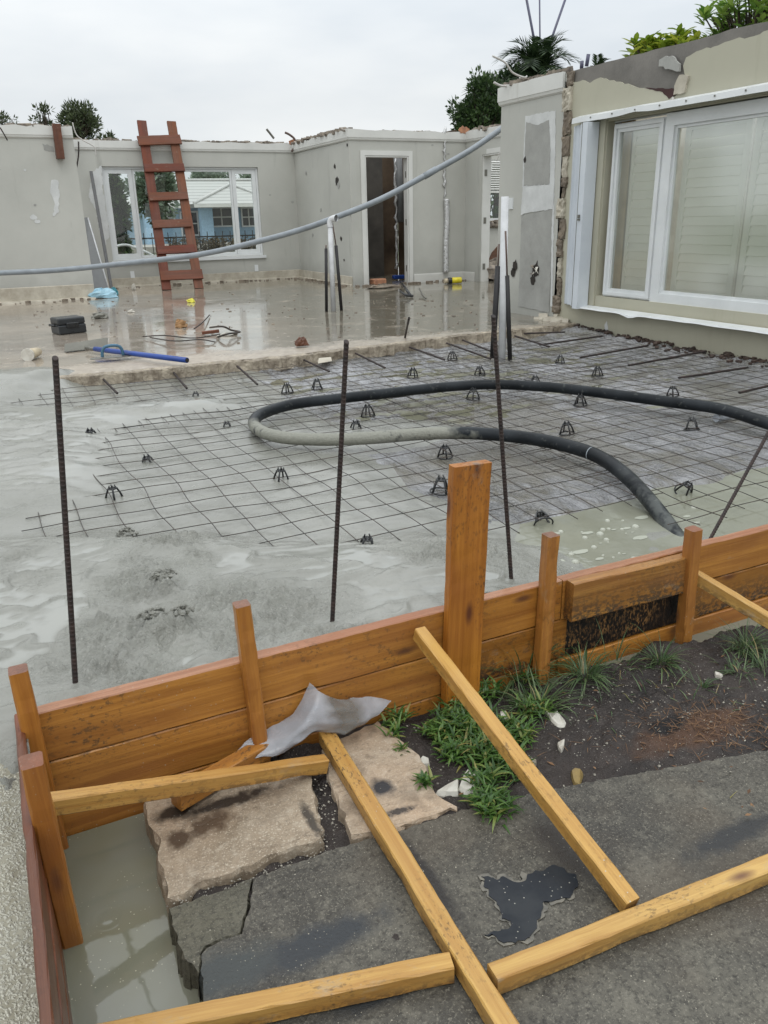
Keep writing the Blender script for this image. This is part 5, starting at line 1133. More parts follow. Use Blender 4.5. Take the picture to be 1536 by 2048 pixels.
# paper cup on its side
a, c = U(55, 710, 'z', F+.05), U(76, 703, 'z', F+.045); t = empty('paper_cup', a, 'dirty paper cup lying on its side at the left floor edge', 'cup')
MB().tube([a, c], [.052, .036], 14).build('cup', M_['cup'], t); MB().tube([a+(a-c)*.02, a+(c-a)*.06], .056, 14).build('rim', M_['shard'], t)
crump('yellow_bag', 382, 605, F, .065, .045, .035, M_['yellowbag'], 'small crumpled yellow bag on the wet floor near the ladder', 'bag', 3)
crump('plastic_bag', 207, 596, F, .20, .10, .10, M_['bluebag'], 'pale blue crumpled plastic bag at the end of the left partition', 'bag', 5)
crump('teal_rag', 229, 592, F, .06, .06, .09, M_['teal'], 'teal scrap of plastic beside the pale blue bag', 'rag', 8)
crump('crumpled_paper', 363, 655, F, .07, .05, .055, M_['brown'], 'crumpled brown paper ball on the floor in front of the ladder', 'paper', 6)
crump('white_carton', 268, 580, F, .035, .03, .07, M_['shard'], 'small white carton at the foot of the far wall left of the ladder', 'carton', 2)
crump('pink_wrapper', 263, 625, F, .045, .025, .025, M_['shard'], 'tiny pale wrapper on the floor left of the ladder reflection', 'wrapper', 12)
crump('tool_lump', 201, 637, F, .10, .04, .05, M_['steel'], 'small tangle of grey metal clips on the floor right of the black case', 'scrap', 9)
tag(rbox(MB(), U(760, 570, 'z', F)+Vector((0, .08, .05)), (.26, .16, .10), .02, Matrix.Rotation(.2, 3, 'Z')).build('brick', M_['brick']), 'loose red brick lying on the doorway threshold', 'brick')
crump('debris_heap', 765, 576, F, .28, .10, .035, M_['block'], 'brown heap of rubble below the doorway brick', 'rubble', 15)
t = U(800, 560, 'z', F); tag(rbox(MB(), t+Vector((0, .05, .05)), (.24, .09, .07), .02).build('blue_tool', M_['blue']), 'flat blue plastic thing lying in the doorway', 'litter')
a, c = U(889, 562, 'z', F+.05), U(922, 560, 'z', F+.055); t = empty('caulk_tub', a, 'yellow tub with a dark banded end lying below the foil duct', 'tub')
MB().tube([a.lerp(c, .42), c], .05, 14).build('tub', M_['yellow'], t); MB().tube([a.lerp(c, .2), a.lerp(c, .42)], .052, 14).build('band', M_['blackplastic'], t); MB().tube([a, a.lerp(c, .2)], .04, 14).build('lid', M_['cup'], t)
def stick(name, pts, r, m, lab, cat, z=F): return tag(MB().tube(crom([U(a, b_, 'z', z+e) for a, b_, e in pts], 5), r, 7).build(name, m), lab, cat)
stick('bent_cable', [(803, 566, .10), (812, 578, .10), (822, 592, .02)], .022, M_['blackplastic'], 'thick bent black cable end below the doorway', 'cable')
stick('bent_cable', [(801, 583, .06), (812, 590, .03), (826, 592, .02)], .02, M_['blackplastic'], 'short black cable stub lying flat below the doorway', 'cable')
stick('bent_wire', [(839, 577, .08), (845, 590, .03), (852, 597, .02)], .012, M_['steel'], 'short bent grey wire on the floor right of the black cables', 'wire')
stick('floor_rod', [(818, 636, .32), (814, 655, .14), (810, 675, .0)], .010, M_['rebar'], 'short rusty rod sticking up out of the slab edge', 'rod')
stick('wire_tangle', [(285, 673, .02), (330, 671, .05), (380, 676, .03), (415, 673, .05), (440, 668, .02)], .006, M_['wire'], 'long loose wire loops on the floor in front of the ladder', 'wire')
stick('wire_tangle', [(300, 675, .02), (350, 682, .04), (400, 679, .03), (430, 684, .02)], .006, M_['wire'], 'lower loose wire loop on the floor nearest the slab edge', 'wire')
stick('wire_tangle', [(420, 655, .02), (445, 653, .10), (462, 660, .05), (480, 664, .03), (455, 668, .06), (436, 674, .02)], .010, M_['wire'], 'curled wire beside the red brown offcut', 'wire')
stick('thin_twig', [(388, 658, .02), (405, 645, .05), (419, 630, .02)], .007, M_['rebar'], 'straight thin twig on the floor right of the paper ball', 'twig')
tag(beam('wood_offcut', U(404, 666, 'z', F+.02), U(438, 662, 'z', F+.03), .05, .03, M_['ladder']), 'small red brown wood offcut on the wet floor', 'offcut')
crump('grey_scraps', 455, 671, F, .10, .05, .02, M_['shard'], 'pale scraps under the curled wire on the floor', 'scrap', 19)
crump('rusty_bracket', 602, 692, F+.01, .06, .04, .05, M_['brownwood'], 'rusty bracket stuck on the slab edge left of the middle rebar', 'bracket', 21)
tag(MB().slab([U(636, 727, 'z', .25), U(664, 722, 'z', .25), U(662, 714, 'z', .27), U(638, 716, 'z', .27)], (.01, .04, -.01)).build('tile_shard', M_['cream_base']), 'pale tile shard leaning at the slab foot left of the middle rebar', 'shard')
tag(beam('clear_bottle', U(1432, 836, 'z', .22), U(1462, 828, 'z', .22), .05, .05, M_['film'], ch=.018), 'small clear plastic bottle lying against the far hose at right', 'bottle')
# hanging loose wires at the wall tops
def hang(pts, y_, r, m, lab): return tag(MB().tube(crom([U(a, b_, 'y', y_) for a, b_ in pts], 6), r, 6).build('loose_wire', m), lab, 'wire')
hang([(145, 245), (152, 268), (165, 280), (180, 288), (190, 296), (192, 311)], 13.38, .008, M_['twine'], 'white loose wire drooping off the end of the left partition')
hang([(0, 255), (8, 268), (15, 281)], 13.3, .009, M_['rebar'], 'short dark wire hanging on the left partition at the picture edge')
hang([(157, 283), (157, 310), (153, 335)], 15.3, .012, M_['rebar'], 'dark wire hanging down the far wall beside the partition')
hang([(570, 265), (580, 270), (590, 280), (588, 295), (583, 303)], 15.3, .020, M_['copper'], 'rusty bent wire hooked over the wall corner above the broken crown')
hang([(533, 258), (541, 268), (548, 277)], 15.3, .020, M_['steel'], 'short grey rod end poking up from the far wall top')
hang([(1040, 155), (1033, 175), (1022, 195), (1006, 207)], 8.45, .008, M_['twine'], 'white wire draped over the crown of the stub wall')
hang([(1016, 240), (1017, 258), (1010, 285), (1000, 305), (993, 322)], 8.5, .006, M_['twine'], 'thin wire hanging beside the stub wall before the right doorway')
hang([(985, 112), (1010, 125), (1025, 145), (1048, 155), (1054, 152)], 8.2, .010, M_['twine'], 'tangle of pale stripped wire sticking out over the stub wall')
hang([(988, 165), (1005, 172), (1030, 168), (1048, 158)], 8.25, .012, M_['twine'], 'grey wire arching left from the top of the stub wall')
# thin rods standing on the right wall
RD = 'thin rods rising above the stub wall'
for (a, c, l) in (((1068, 78), (1051, -12), 'thin violet rod leaning left out of the palm'), ((1080, 82), (1079, -12), 'thin upright rod in the middle of the palm'), ((1105, 72), (1135, -14), 'thick violet rod leaning right out of the palm')):
    A, B = U(*a, 'y', 21.0), U(*c, 'y', 21.0); tag(MB().tube([A-(B-A)*.9, B], .035 if a[0] != 1080 else .022, 8).build('thin_rod', M_['rod']), l, 'rod', RD)
for (a, c, l) in (((1173, 133), (1177, 108), 'stub of violet pipe on top of the cream wall'), ((1163, 137), (1164, 122), 'short dark peg beside the violet pipe stub on the cream wall')):
    A, B = U(*a, 'x', XW+.1), U(*c, 'x', XW+.1); tag(MB().tube([A, B], .018, 8).build('pipe_stub', M_['rod']), l, 'pipe stub')
# ------------------------------------------------------------------ crumpled plastic scrap in front of the form
YS = YF-.006
pl = [[U(618, 1368, 'y', YS-.004), U(640, 1385, 'y', YS-.03), U(680, 1402, 'z', .12), U(705, 1397, 'z', .11), U(745, 1394, 'z', .09), U(782, 1402, 'z', .07)],
      [U(604, 1400, 'y', YS-.003), U(628, 1415, 'y', YS-.05), U(665, 1422, 'z', .12), U(700, 1420, 'z', .10), U(740, 1418, 'z', .075), U(772, 1418, 'z', .06)],
      [U(585, 1428, 'y', YS-.003), U(612, 1440, 'y', YS-.06), U(650, 1447, 'z', .095), U(690, 1447, 'z', .075), U(720, 1445, 'z', .06), U(750, 1435, 'z', .05)],
      [U(555, 1450, 'y', YS-.004), U(600, 1462, 'z', .09), U(632, 1456, 'z', .085), U(665, 1462, 'z', .060), U(690, 1468, 'z', .045), U(712, 1456, 'z', .04)],
      [U(500, 1480, 'y', YS-.004), U(570, 1492, 'z', .055), U(600, 1484, 'z', .06), U(622, 1462, 'z', .075), U(650, 1466, 'z', .055), U(688, 1469, 'z', .042)],
      [U(450, 1525, 'z', .045), U(545, 1512, 'z', .035), U(580, 1500, 'z', .04), U(612, 1472, 'z', .06), U(632, 1464, 'z', .06), U(660, 1468, 'z', .045)]]
def lin(r, n=5):
    s_ = crom(r, n); k_ = len(r)-1
    return [s_[i].lerp(r[min(i//n, k_-1)].lerp(r[min(i//n, k_-1)+1], (i % n)/n if i < k_*n else 1), .75) for i in range(k_*n+1)]
rows = [lin(r) for r in pl]; colz = [lin([r[i] for r in rows]) for i in range(len(rows[0]))]
vs = []; nr = len(colz[0]); rnd = random.Random(4)
for c_ in colz:
    for p in c_: vs.append(p+Vector((0, -.004-.005*nz3(p.x*25, p.y*25+p.z*30), .014*abs(nz3(p.x*16+p.y*9, p.y*24, 3))+.002)))
mb = MB().add(vs, [(i*nr+j, i*nr+j+1, (i+1)*nr+j+1, (i+1)*nr+j) for i in range(len(colz)-1) for j in range(nr-1)], True)
tag(mb.build('plastic_scrap', M_['film']), 'crumpled translucent grey plastic scrap lying against the front form', 'plastic')
# shards and stones in the soil
def gz_(x, y): return max(float(soil_z(np.array([[x]]), np.array([[y]]))[0, 0]), 0 if y < 1.36 and x < .86 else -.1)
def shard(px_, py_, pts, th, m, lab, name='stone_shard', z=.01, cat='shard', tilt=.25):
    p = U(px_, py_, 'z', z); q = [U(a, b_, 'z', z+.004) for a, b_ in pts]
    for k, v in enumerate(q): v.z = gz_(v.x, v.y)+.004+tilt*(v.y-p.y)*.5
    mb = MB(); q2 = [Vector((v.x+(p.x-v.x)*.15, v.y+(p.y-v.y)*.15, v.z+th*.55)) for v in q]; mb.slab([v+Vector((0, 0, 0)) for v in q2], (0, 0, -.001)); n = len(q)
    mb = MB(); bm_ = [v+Vector((0, 0, -.012)) for v in q]; mb.add(q2+q+bm_, [tuple(range(n))]+[((i+1) % n+k*n, i+k*n, i+(k+1)*n, (i+1) % n+(k+1)*n) for k in (0, 1) for i in range(n)])
    o = mb.build(name, m); 
    if o.data.polygons[0].normal.z < 0: o.data.flip_normals()
    return tag(o, lab, cat)
shard(1110, 1425, [(1090, 1415), (1102, 1411), (1116, 1415), (1133, 1433), (1131, 1438), (1116, 1440), (1103, 1432)], .014, M_['shard'], 'large white stone shard lying on the black soil')
shard(1124, 1482, [(1115, 1474), (1130, 1473), (1129, 1482), (1123, 1493), (1118, 1484)], .012, M_['shard'], 'small pointed white shard on the soil')
shard(905, 1562, [(870, 1574), (895, 1553), (918, 1545), (917, 1572), (890, 1578)], .022, M_['shard'], 'white concrete shard at the slab edge, left half of a broken pair')
shard(938, 1552, [(917, 1560), (926, 1542), (935, 1532), (948, 1540), (963, 1556), (962, 1566), (930, 1572)], .026, M_['shard'], 'white concrete shard under the weeds, right half of a broken pair')
shard(1155, 1537, [(1143, 1528), (1150, 1522), (1162, 1524), (1168, 1534), (1162, 1550), (1150, 1549), (1146, 1540)], .018, M_['ochre'], 'ochre stone lying on the soil', 'stone', cat='stone')
shard(849, 1503, [(838, 1500), (845, 1496), (858, 1498), (860, 1506), (848, 1510), (840, 1508)], .014, M_['shard'], 'pale stone beside the weeds on the beige slab', 'stone', cat='stone')
shard(1065, 1511, [(1055, 1506), (1063, 1503), (1074, 1507), (1073, 1515), (1060, 1517)], .014, M_['rubble'], 'grey stone beside the long brace on the soil', 'stone', cat='stone')
shard(1010, 1418, [(1000, 1410), (1012, 1409), (1016, 1418), (1008, 1428), (1000, 1422)], .016, M_['shard'], 'pale stone half hidden in the grass', 'stone', cat='stone')
shard(1438, 1343, [(1430, 1338), (1440, 1338), (1447, 1343), (1444, 1346), (1432, 1342)], .010, M_['shard'], 'white chip on the soil below the right hand grass tufts', 'stone', cat='stone')
rnd = random.Random(55); mb = MB(); ico = [(0, 0, 1), (.9, 0, .3), (.3, .85, .3), (-.7, .5, .3), (-.7, -.5, .3), (.3, -.85, .3), (0, 0, -.6)]
def peb(mb, p, s):
    Mr = Matrix.Rotation(rnd.uniform(0, 6), 3, 'Z') @ Matrix.Rotation(rnd.uniform(-.6, .6), 3, 'X')
    vs = [p+(Mr @ Vector((a*s*rnd.uniform(.7, 1.3), b_*s*rnd.uniform(.7, 1.3), c*s*.7))) for a, b_, c in ico]
    mb.add(vs, [(0, 1+i, 1+(i+1) % 5) for i in range(5)]+[(6, 1+(i+1) % 5, 1+i) for i in range(5)])
for i in range(900):
    if rnd.random() < .75: px_, py_ = rnd.uniform(980, 1560), rnd.triangular(1290, 1560, 1400)
    else: px_, py_ = rnd.uniform(640, 900), rnd.uniform(1430, 1680)
    p = U(px_, py_, 'z', 0.0); z = soil_z(np.array([[p.x]]), np.array([[p.y]]))[0, 0]
    if p.y > 1.8: continue
    on_p = p.y < 1.2
    peb(mb, Vector((p.x, p.y, max(z, .002 if on_p else -.2)+.001)), rnd.choice((.0012, .0015, .002, .002, .003, .0045)))
for i in range(160):          # grit in the joint between beige and grey slabs and along the trench
    t_ = rnd.random(); px_, py_ = (335+t_*330+rnd.uniform(-6, 6), 1812-t_*118+rnd.uniform(-5, 8)) if i % 2 else (645+rnd.uniform(-22, 25), 1545+t_*145)
    p = U(px_, py_, 'z', .004); peb(mb, Vector((p.x, p.y, .003)), rnd.choice((.001, .0015, .002, .003)))
tag(mb.build('pebbles', var('grit', (.40, .37, .31), (.12, .11, .09), 60, .7, .2, 60)), 'tiny pale pebbles and grit scattered over soil and pavement', 'pebbles', kind='stuff')
mb = MB()
for i in range(330):          # litter chips on the wet house floor
    px_, py_ = rnd.uniform(60, 960), rnd.triangular(575, 700, 610); p = U(px_, py_, 'z', F)
    if p.y < 6.9 or p.x > 7.5 or (p.y > 13.2 and p.x < 1.6): continue
    s = rnd.choice((.005, .007, .010, .016)); rn_ = Matrix.Rotation(rnd.uniform(0, 3), 3, 'Z')
    mb.box((p.x, p.y, F+s*.3), (s*rnd.uniform(.6, 3), s, s*.6), rn_)
tag(mb.build('floor_chips', M_['rubble']), 'small chips and crumbs of demolition dirt strewn over the wet floor', 'debris', kind='stuff')
mb = MB()
for i in range(260):          # dirt line at the foot of the far walls
    t_ = rnd.random(); q = rnd.choice((((1.6, 15.25), (5.5, 15.25)), ((5.5, 15.2), (5.55, 12.8)), ((5.7, 12.6), (7.7, 12.6)), ((-2, 13.25), (1.5, 13.25)), ((7.9, 12.4), (9.5, 13.4))))
    c_ = Vector((*q[0], F)).lerp(Vector((*q[1], F)), t_); s = rnd.choice((.015, .02, .03, .05))
    mb.box((c_.x+rnd.gauss(0, .05), c_.y+rnd.gauss(0, .06), F+s*.3), (s*rnd.uniform(.6, 2.2), s, s*.6), Matrix.Rotation(rnd.uniform(0, 3), 3, 'Z'))
tag(mb.build('wall_foot_dirt', M_['block']), 'crumbled plaster lying along the foot of the far walls', 'debris', kind='stuff')
crump('rubble_heap', 992, 560, F, .35, .30, .25, M_['rubble'], 'rubble heap inside the right doorway', 'rubble', 27)
tag(MB().slab([U(966, 548, 'y', 12.9), U(985, 505, 'y', 12.9), U(998, 490, 'y', 12.9), U(1000, 545, 'y', 12.9)], (0, .03, 0)).build('torn_sheet', M_['brownwood']), 'torn brown board leaning inside the right doorway', 'board')

# ------------------------------------------------------------------ plants
def blade(mb, p, az, L_, w, droop, seg=5, tilt=.35, rn=random):
    """one grass blade: a folded strip arching out from p"""
    d = Vector((cos(az), sin(az), 0)); s = Vector((-sin(az), cos(az), 0)); vs = []; th = tilt; q = Vector(p)
    for i in range(seg+1):
        t = i/seg; ww = w*(1-t**2.2)*(.55+.45*min(1, t*4)); c = q
        vs += [c-s*ww/2+Vector((0, 0, ww*.18)), c, c+s*ww/2+Vector((0, 0, ww*.18))]
        q = q+(d*sin(th)+Vector((0, 0, cos(th))))*(L_/seg); th += droop/seg
    mb.add(vs, [f for i in range(seg) for f in ((i*3, i*3+1, i*3+4, i*3+3), (i*3+1, i*3+2, i*3+5, i*3+4))], True)
def leaf(mb, p, d, up, L_, w):
    d = d.normalized(); s = d.cross(up); s = s.normalized() if s.length > 1e-4 else d.orthogonal().normalized(); n = s.cross(d)
    mb.add([p, p+d*L_*.45-s*w/2+n*w*.15, p+d*L_, p+d*L_*.45+s*w/2+n*w*.15, p+d*L_*.45], [(0, 4, 1), (1, 4, 2), (2, 4, 3), (3, 4, 0)])
def gz(x, y): return float(soil_z(np.array([[x]]), np.array([[y]]))[0, 0])
def tuft(px_, py_, n, L_, w, label, seed, m=M_['grass'], spread=.02, name='grass_tuft', droop=1.9, cat='grass tuft', grp='grass tufts on the soil'):
    rn = random.Random(seed); p = U(px_, py_, 'z', 0); z = max(gz(p.x, p.y), -.03); mb = MB()
    for i in range(n):
        a = rn.uniform(0, 2*pi); r = spread*math.sqrt(rn.random())
        q_ = rn.random()**.8; tl = .05+1.25*q_; bs = sum((sin(a*3+seed), cos(a*2+seed*1.7)))*.18
        blade(mb, (p.x+r*cos(a), p.y+r*sin(a), z-.004), a+rn.uniform(-.9, .9), L_*(rn.uniform(.35, 1.2)+bs), w*rn.uniform(.6, 1.25), droop*rn.uniform(.3, 1.3), tilt=tl, rn=rn)
    return tag(mb.build(name, m), label, cat, grp)
tuft(1320, 1322, 93, 0.124, 0.0044, 'spiky grass tuft on the soil below the right hand stake', 1)
tuft(1170, 1352, 106, 0.137, 0.0044, 'spiky grass tuft at the foot of the stake left of the extra plank', 2, spread=.03)
tuft(1045, 1345, 150, 0.163, 0.0047, 'big spiky grass tuft under the tall plank right of the long brace', 3, spread=.05)
tuft(1070, 1408, 112, 0.143, 0.0047, 'spreading grass tuft above the large white shard', 4, spread=.05)
tuft(985, 1330, 75, 0.156, 0.0042, 'grass tuft hugging the base of the tall plank', 5, spread=.04)
tuft(1492, 1290, 125, 0.124, 0.0044, 'dense grass tuft near the right edge under the last brace', 6, spread=.04)
tuft(1478, 1342, 37, 0.091, 0.0040, 'sparse low grass tuft just under the dense right one', 7, spread=.03)
tuft(1408, 1372, 17, 0.078, 0.0044, 'tiny three bladed grass sprout on the open soil', 8, spread=.008)
tuft(1538, 1330, 62, 0.117, 0.0042, 'grass tuft cut by the right picture edge', 9, spread=.04)
tuft(1100, 1340, 17, 0.221, 0.0029, 'few long pale grass blades before the left end of the tarred board', 10, spread=.09, droop=1.4)
tuft(1240, 1330, 20, 0.143, 0.0034, 'thin grass blades between two spiky tufts', 12, spread=.05)
tuft(1445, 1597, 17, 0.058, 0.0053, 'small green sprout at the pavement edge on the right', 11, m=M_['weed'], spread=.012)
def weed(px_, py_, n, label, seed, R_=.05, L_=.05, w=.0085, stuff=False, pts=None):
    rn = random.Random(seed); mb = MB(); P_ = pts or [(px_, py_)]
    for (a_, b_) in P_:
        p0 = U(a_, b_, 'z', 0.01)
        for i in range(n):
            a = rn.uniform(0, 2*pi); r = R_*math.sqrt(rn.random()); c = Vector((p0.x+r*cos(a), p0.y+r*sin(a), 0))
            if c.y > 1.815: continue
            base = gz(c.x, c.y) if c.y > 1.25 and c.x > .75 else .006
            c.z = max(base, -.02)+rn.uniform(0, .045)*(1-.5*r/R_)
            k = rn.choice((2, 3, 3, 4)); a0 = rn.uniform(0, 2*pi)
            if rn.random() < .5: mb.tube([Vector((p0.x+(c.x-p0.x)*.3, p0.y+(c.y-p0.y)*.3, max(base, -.02))), c], .0012, 4, cap=False)
            for j in range(k): blade(mb, c, a0+j*2*pi/k+rn.uniform(-.5, .5), L_*rn.uniform(.55, 1.2), w*rn.uniform(.7, 1.2), rn.uniform(.5, 1.3), 4, rn.uniform(.5, 1.2), rn)
    o = mb.build('weeds' if stuff else 'weed_clump', M_['weed'])
    if stuff: return tag(o, label, 'weeds', kind='stuff')
    return tag(o, label, 'weed', 'clumps of broad leaved weed')
rnd = random.Random(5); pts = []
for (a, b_, r1, r2, k) in ((850, 1365, 95, 34, 18), (905, 1430, 75, 40, 15), (950, 1350, 60, 30, 6), (1030, 1395, 50, 45, 5), (790, 1440, 14, 22, 2), (935, 1490, 65, 40, 13), (985, 1450, 45, 40, 8), (990, 1530, 40, 40, 8), (1040, 1490, 20, 40, 3), (800, 1400, 30, 25, 4)):
    for i in range(k): t = rnd.uniform(0, 2*pi); q = math.sqrt(rnd.random()); pts.append((a+r1*q*cos(t), b_+r2*q*sin(t)))
weed(0, 0, 11, 'mat of broad bladed green weeds spreading below the tall plank on both sides of the long brace', 31, .035, .05, .0085, True, pts)
weed(985, 1605, 70, 'pale green weed clump hanging over the grey pavement edge left of the long brace', 32, .05, .055)
weed(855, 1562, 14, 'small weed sprig at the edge of the beige slab beside the white shards', 33, .015, .04)
weed(802, 1497, 14, 'tiny weed sprig growing through the beige slab', 34, .016, .032, .006)
weed(1040, 1470, 18, 'weed sprig just right of the long brace', 35, .03, .05)
rn = random.Random(61); mb = MB()
for i in range(420):
    px_, py_ = rn.uniform(770, 1560), rn.triangular(1270, 1480, 1330); p = U(px_, py_, 'z', 0)
    if p.y > 1.79 or p.y < 1.25: continue
    if px_ > 1120 and nz3(px_*.012, py_*.02, 4) < .05: continue
    blade(mb, (p.x, p.y, gz(p.x, p.y)-.002), rn.uniform(0, 6.3), rn.uniform(.02, .085), rn.uniform(.002, .0045), rn.uniform(.2, 1.6), 4, rn.uniform(.3, 1.5), rn)
tag(mb.build('stray_grass', M_['grass']), 'stray single blades of grass scattered between the tufts on the soil', 'grass', kind='stuff')
rn = random.Random(62); mb = MB()
for i in range(70):
    px_, py_ = rn.uniform(800, 1560), rn.uniform(1300, 1640); p = U(px_, py_, 'z', 0); z = gz(p.x, p.y) if p.y > 1.2 and p.y < 1.8 else .004
    leaf(mb, Vector((p.x, p.y, max(z, -.03)+.004)), Vector((rn.uniform(-1, 1), rn.uniform(-1, 1), .1)), Vector((0, 0, 1)), rn.uniform(.010, .026), rn.uniform(.004, .010)) if 1 else 0
tag(mb.build('dead_leaves', M_['dry']), 'small dead brown leaves lying on soil and pavement', 'leaves', kind='stuff')
# dry brown roots on the soil
rn = random.Random(41); mb = MB()
for i in range(360):
    px_, py_ = rn.gauss(1440, 75), rn.gauss(1447, 28); p = U(px_, py_, 'z', 0)
    if p.y < 1.2: p.y += .05
    blade(mb, (p.x, p.y, gz(p.x, p.y)+.002), rn.uniform(0, 6.3), rn.uniform(.015, .06), .0022, rn.uniform(-.2, .5), 3, rn.uniform(1.25, 1.55), rn)
for i in range(160):
    px_, py_ = rn.uniform(1000, 1560), rn.uniform(1320, 1540); p = U(px_, py_, 'z', 0)
    if p.y < 1.2: continue
    blade(mb, (p.x, p.y, gz(p.x, p.y)+.002), rn.uniform(0, 6.3), rn.uniform(.015, .05), .0016, rn.uniform(-.2, .5), 3, rn.uniform(1.3, 1.55), rn)
tag(mb.build('dry_roots', M_['dry']), 'matted dry brown roots and straw lying on the black soil', 'dry grass', kind='stuff')

def rv(rn): 
    while True:
        v = Vector((rn.uniform(-1, 1), rn.uniform(-1, 1), rn.uniform(-1, 1)))
        if .05 < v.length < 1: return v
def tree(name, c, rad, clumps, per, L_, w, m, label, cat='tree', seed=0, ground=-.42, cl=.35, grp='trees and shrubs behind the walls', trunk=.07, hollow=.25, up_bias=.3):
    rn = random.Random(seed); c = Vector(c); root = empty(name, (c.x, c.y, ground), label, cat, grp); mb = MB(); tb = MB()
    base = Vector((c.x, c.y, ground)); hub = c-Vector((0, 0, rad[2]*.55))
    tb.tube([base, base.lerp(hub, .5)+Vector((rn.uniform(-.1, .1), 0, 0)), hub], [trunk*1.3, trunk, trunk*.8], 8)
    for i in range(clumps):
        v = rv(rn); v = v.normalized()*(hollow+(1-hollow)*rn.random()**.5); q = c+Vector((v.x*rad[0], v.y*rad[1], v.z*rad[2])); rr = cl*rn.uniform(.5, 1.2)*min(rad)
        tb.tube([hub, hub.lerp(q, .55)+rv(rn)*.12*min(rad), q], [trunk*.4, trunk*.22, trunk*.07], 4, cap=False)
        for j in range(int(per*rn.uniform(.6, 1.3))):
            u = rv(rn); p = q+u*rr; d = (u+(q-c).normalized()*.4+Vector((0, 0, up_bias))+rv(rn)*.7)
            leaf(mb, p, d, rv(rn), L_*rn.uniform(.6, 1.25), w*rn.uniform(.7, 1.2))
    tb.build('trunk', M_['bark'], root); mb.build('crown', m, root); return root
def at(px_, py_, y): return U(px_, py_, 'y', y)
lo_ = M_['leaf_olive']
def span_(c1, c2, y): a, b_ = at(*c1, y), at(*c2, y); return (a+b_)/2, abs(b_.x-a.x)/2, abs(b_.z-a.z)/2
c, rx, rz = span_((112, 206), (204, 300), 20); tree('tree', c, (rx, rx, rz), 85, 34, .10, .036, lo_, 'olive tree showing above the end of the left partition', seed=1, cl=.33)
c, rx, rz = span_((-30, 222), (42, 290), 20); tree('tree', c, (rx, rx, rz), 26, 24, .10, .032, lo_, 'thin olive tree above the left partition at the picture edge', seed=2, cl=.28)
c, rx, rz = span_((55, 205), (118, 290), 21); tree('tree', c, (rx, rx, rz), 22, 18, .11, .035, lo_, 'wispy young tree between two fuller trees over the left partition', seed=3, cl=.24)
c, rx, rz = span_((196, 262), (236, 310), 21); tree('bush', c, (rx, rx, rz), 20, 28, .11, .04, lo_, 'small round bush top over the far wall left of the ladder', 'bush', 4, cl=.4)
c, rx, rz = span_((915, 150), (1010, 320), 19); tree('tree', c, (rx, rx*.8, rz), 90, 80, .13, .06, M_['leaf_dark'], 'dense dark green tree behind the stub wall left of the palm', seed=5, cl=.36)
c, rx, rz = span_((985, 120), (1100, 320), 22); tree('tree', c, (rx, rx*.8, rz), 90, 80, .15, .07, M_['leaf_dark'], 'dense dark tree directly behind the palm over the stub wall', seed=15, cl=.36)
# palms
def palm(name, c, n, L_, label, seed, ground=-.42, spread=1.0, m=M_['palm'], el0=.2, el1=1.4):
    rn = random.Random(seed); c = Vector(c); root = empty(name, (c.x, c.y, ground), label, 'palm', 'palms behind the walls')
    MB().tube([(c.x, c.y, ground), (c.x+.05, c.y, (ground+c.z)/2), c], [.16, .13, .11], 10).build('trunk', M_['bark'], root)
    for i in range(n):
        mb = MB(); az = rn.uniform(0, 2*pi); el = rn.uniform(el0, el1); d = Vector((cos(az)*cos(el), sin(az)*cos(el), sin(el))); p = c.copy(); ln_ = L_*rn.uniform(.75, 1.15); seg = 16; rach = [p.copy()]
        for k in range(seg):
            p = p+d*(ln_/seg); d = (d+Vector((0, 0, -.085*spread*(1+k*.09)))).normalized(); rach.append(p.copy())
        mb.tube(rach, [.018*(1-.8*k/seg) for k in range(seg+1)], 5)
        for k in range(3, seg+1):
            t = (rach[k]-rach[k-1]).normalized(); s = t.cross(Vector((0, 0, 1))); s = s.normalized() if s.length > .01 else t.orthogonal(); nn = s.cross(t)
            for sg in (-1, 1):
                for h_ in (0, .5):
                    dd = (t*.75+s*sg*.75+nn*.18+rv(rn)*.12-Vector((0, 0, .15))); leaf(mb, rach[k-1].lerp(rach[k], h_), dd, nn, ln_*.40*(1-.55*abs(k/seg-.45)), .038)
        mb.build('frond', m, root)
    return root
palm('palm_tree', at(1074, 158, 20.5), 44, 1.30, 'dark palm with feathery fronds rising behind the stub wall', 3, el0=.15, el1=1.5)
palm('palm_tree', at(1000, 172, 19.6), 24, 1.35, 'lower drooping palm in front of the dense dark tree', 4, el0=-.3, el1=.9, spread=1.5)
palm('palm_tree', at(1195, 150, 26), 8, .7, 'tiny palm top peeking over the cream wall corner', 6, el0=.5, el1=1.5)
def big_leaf(mb, p, d, L_, w, rn):
    d = d.normalized(); s = d.cross(Vector((0, 0, 1))); s = s.normalized() if s.length > .05 else d.orthogonal().normalized(); n = s.cross(d); vs = []
    for t, k in ((0, .12), (.25, .75), (.5, 1), (.75, .8), (1, .05)):
        q = p+d*L_*t-n*L_*.12*t*t; vs += [q-s*w*k/2+n*w*k*.14, q, q+s*w*k/2+n*w*k*.14]
    mb.add(vs, [f for i in range(4) for f in ((i*3, i*3+1, i*3+4, i*3+3), (i*3+1, i*3+2, i*3+5, i*3+4))], True)
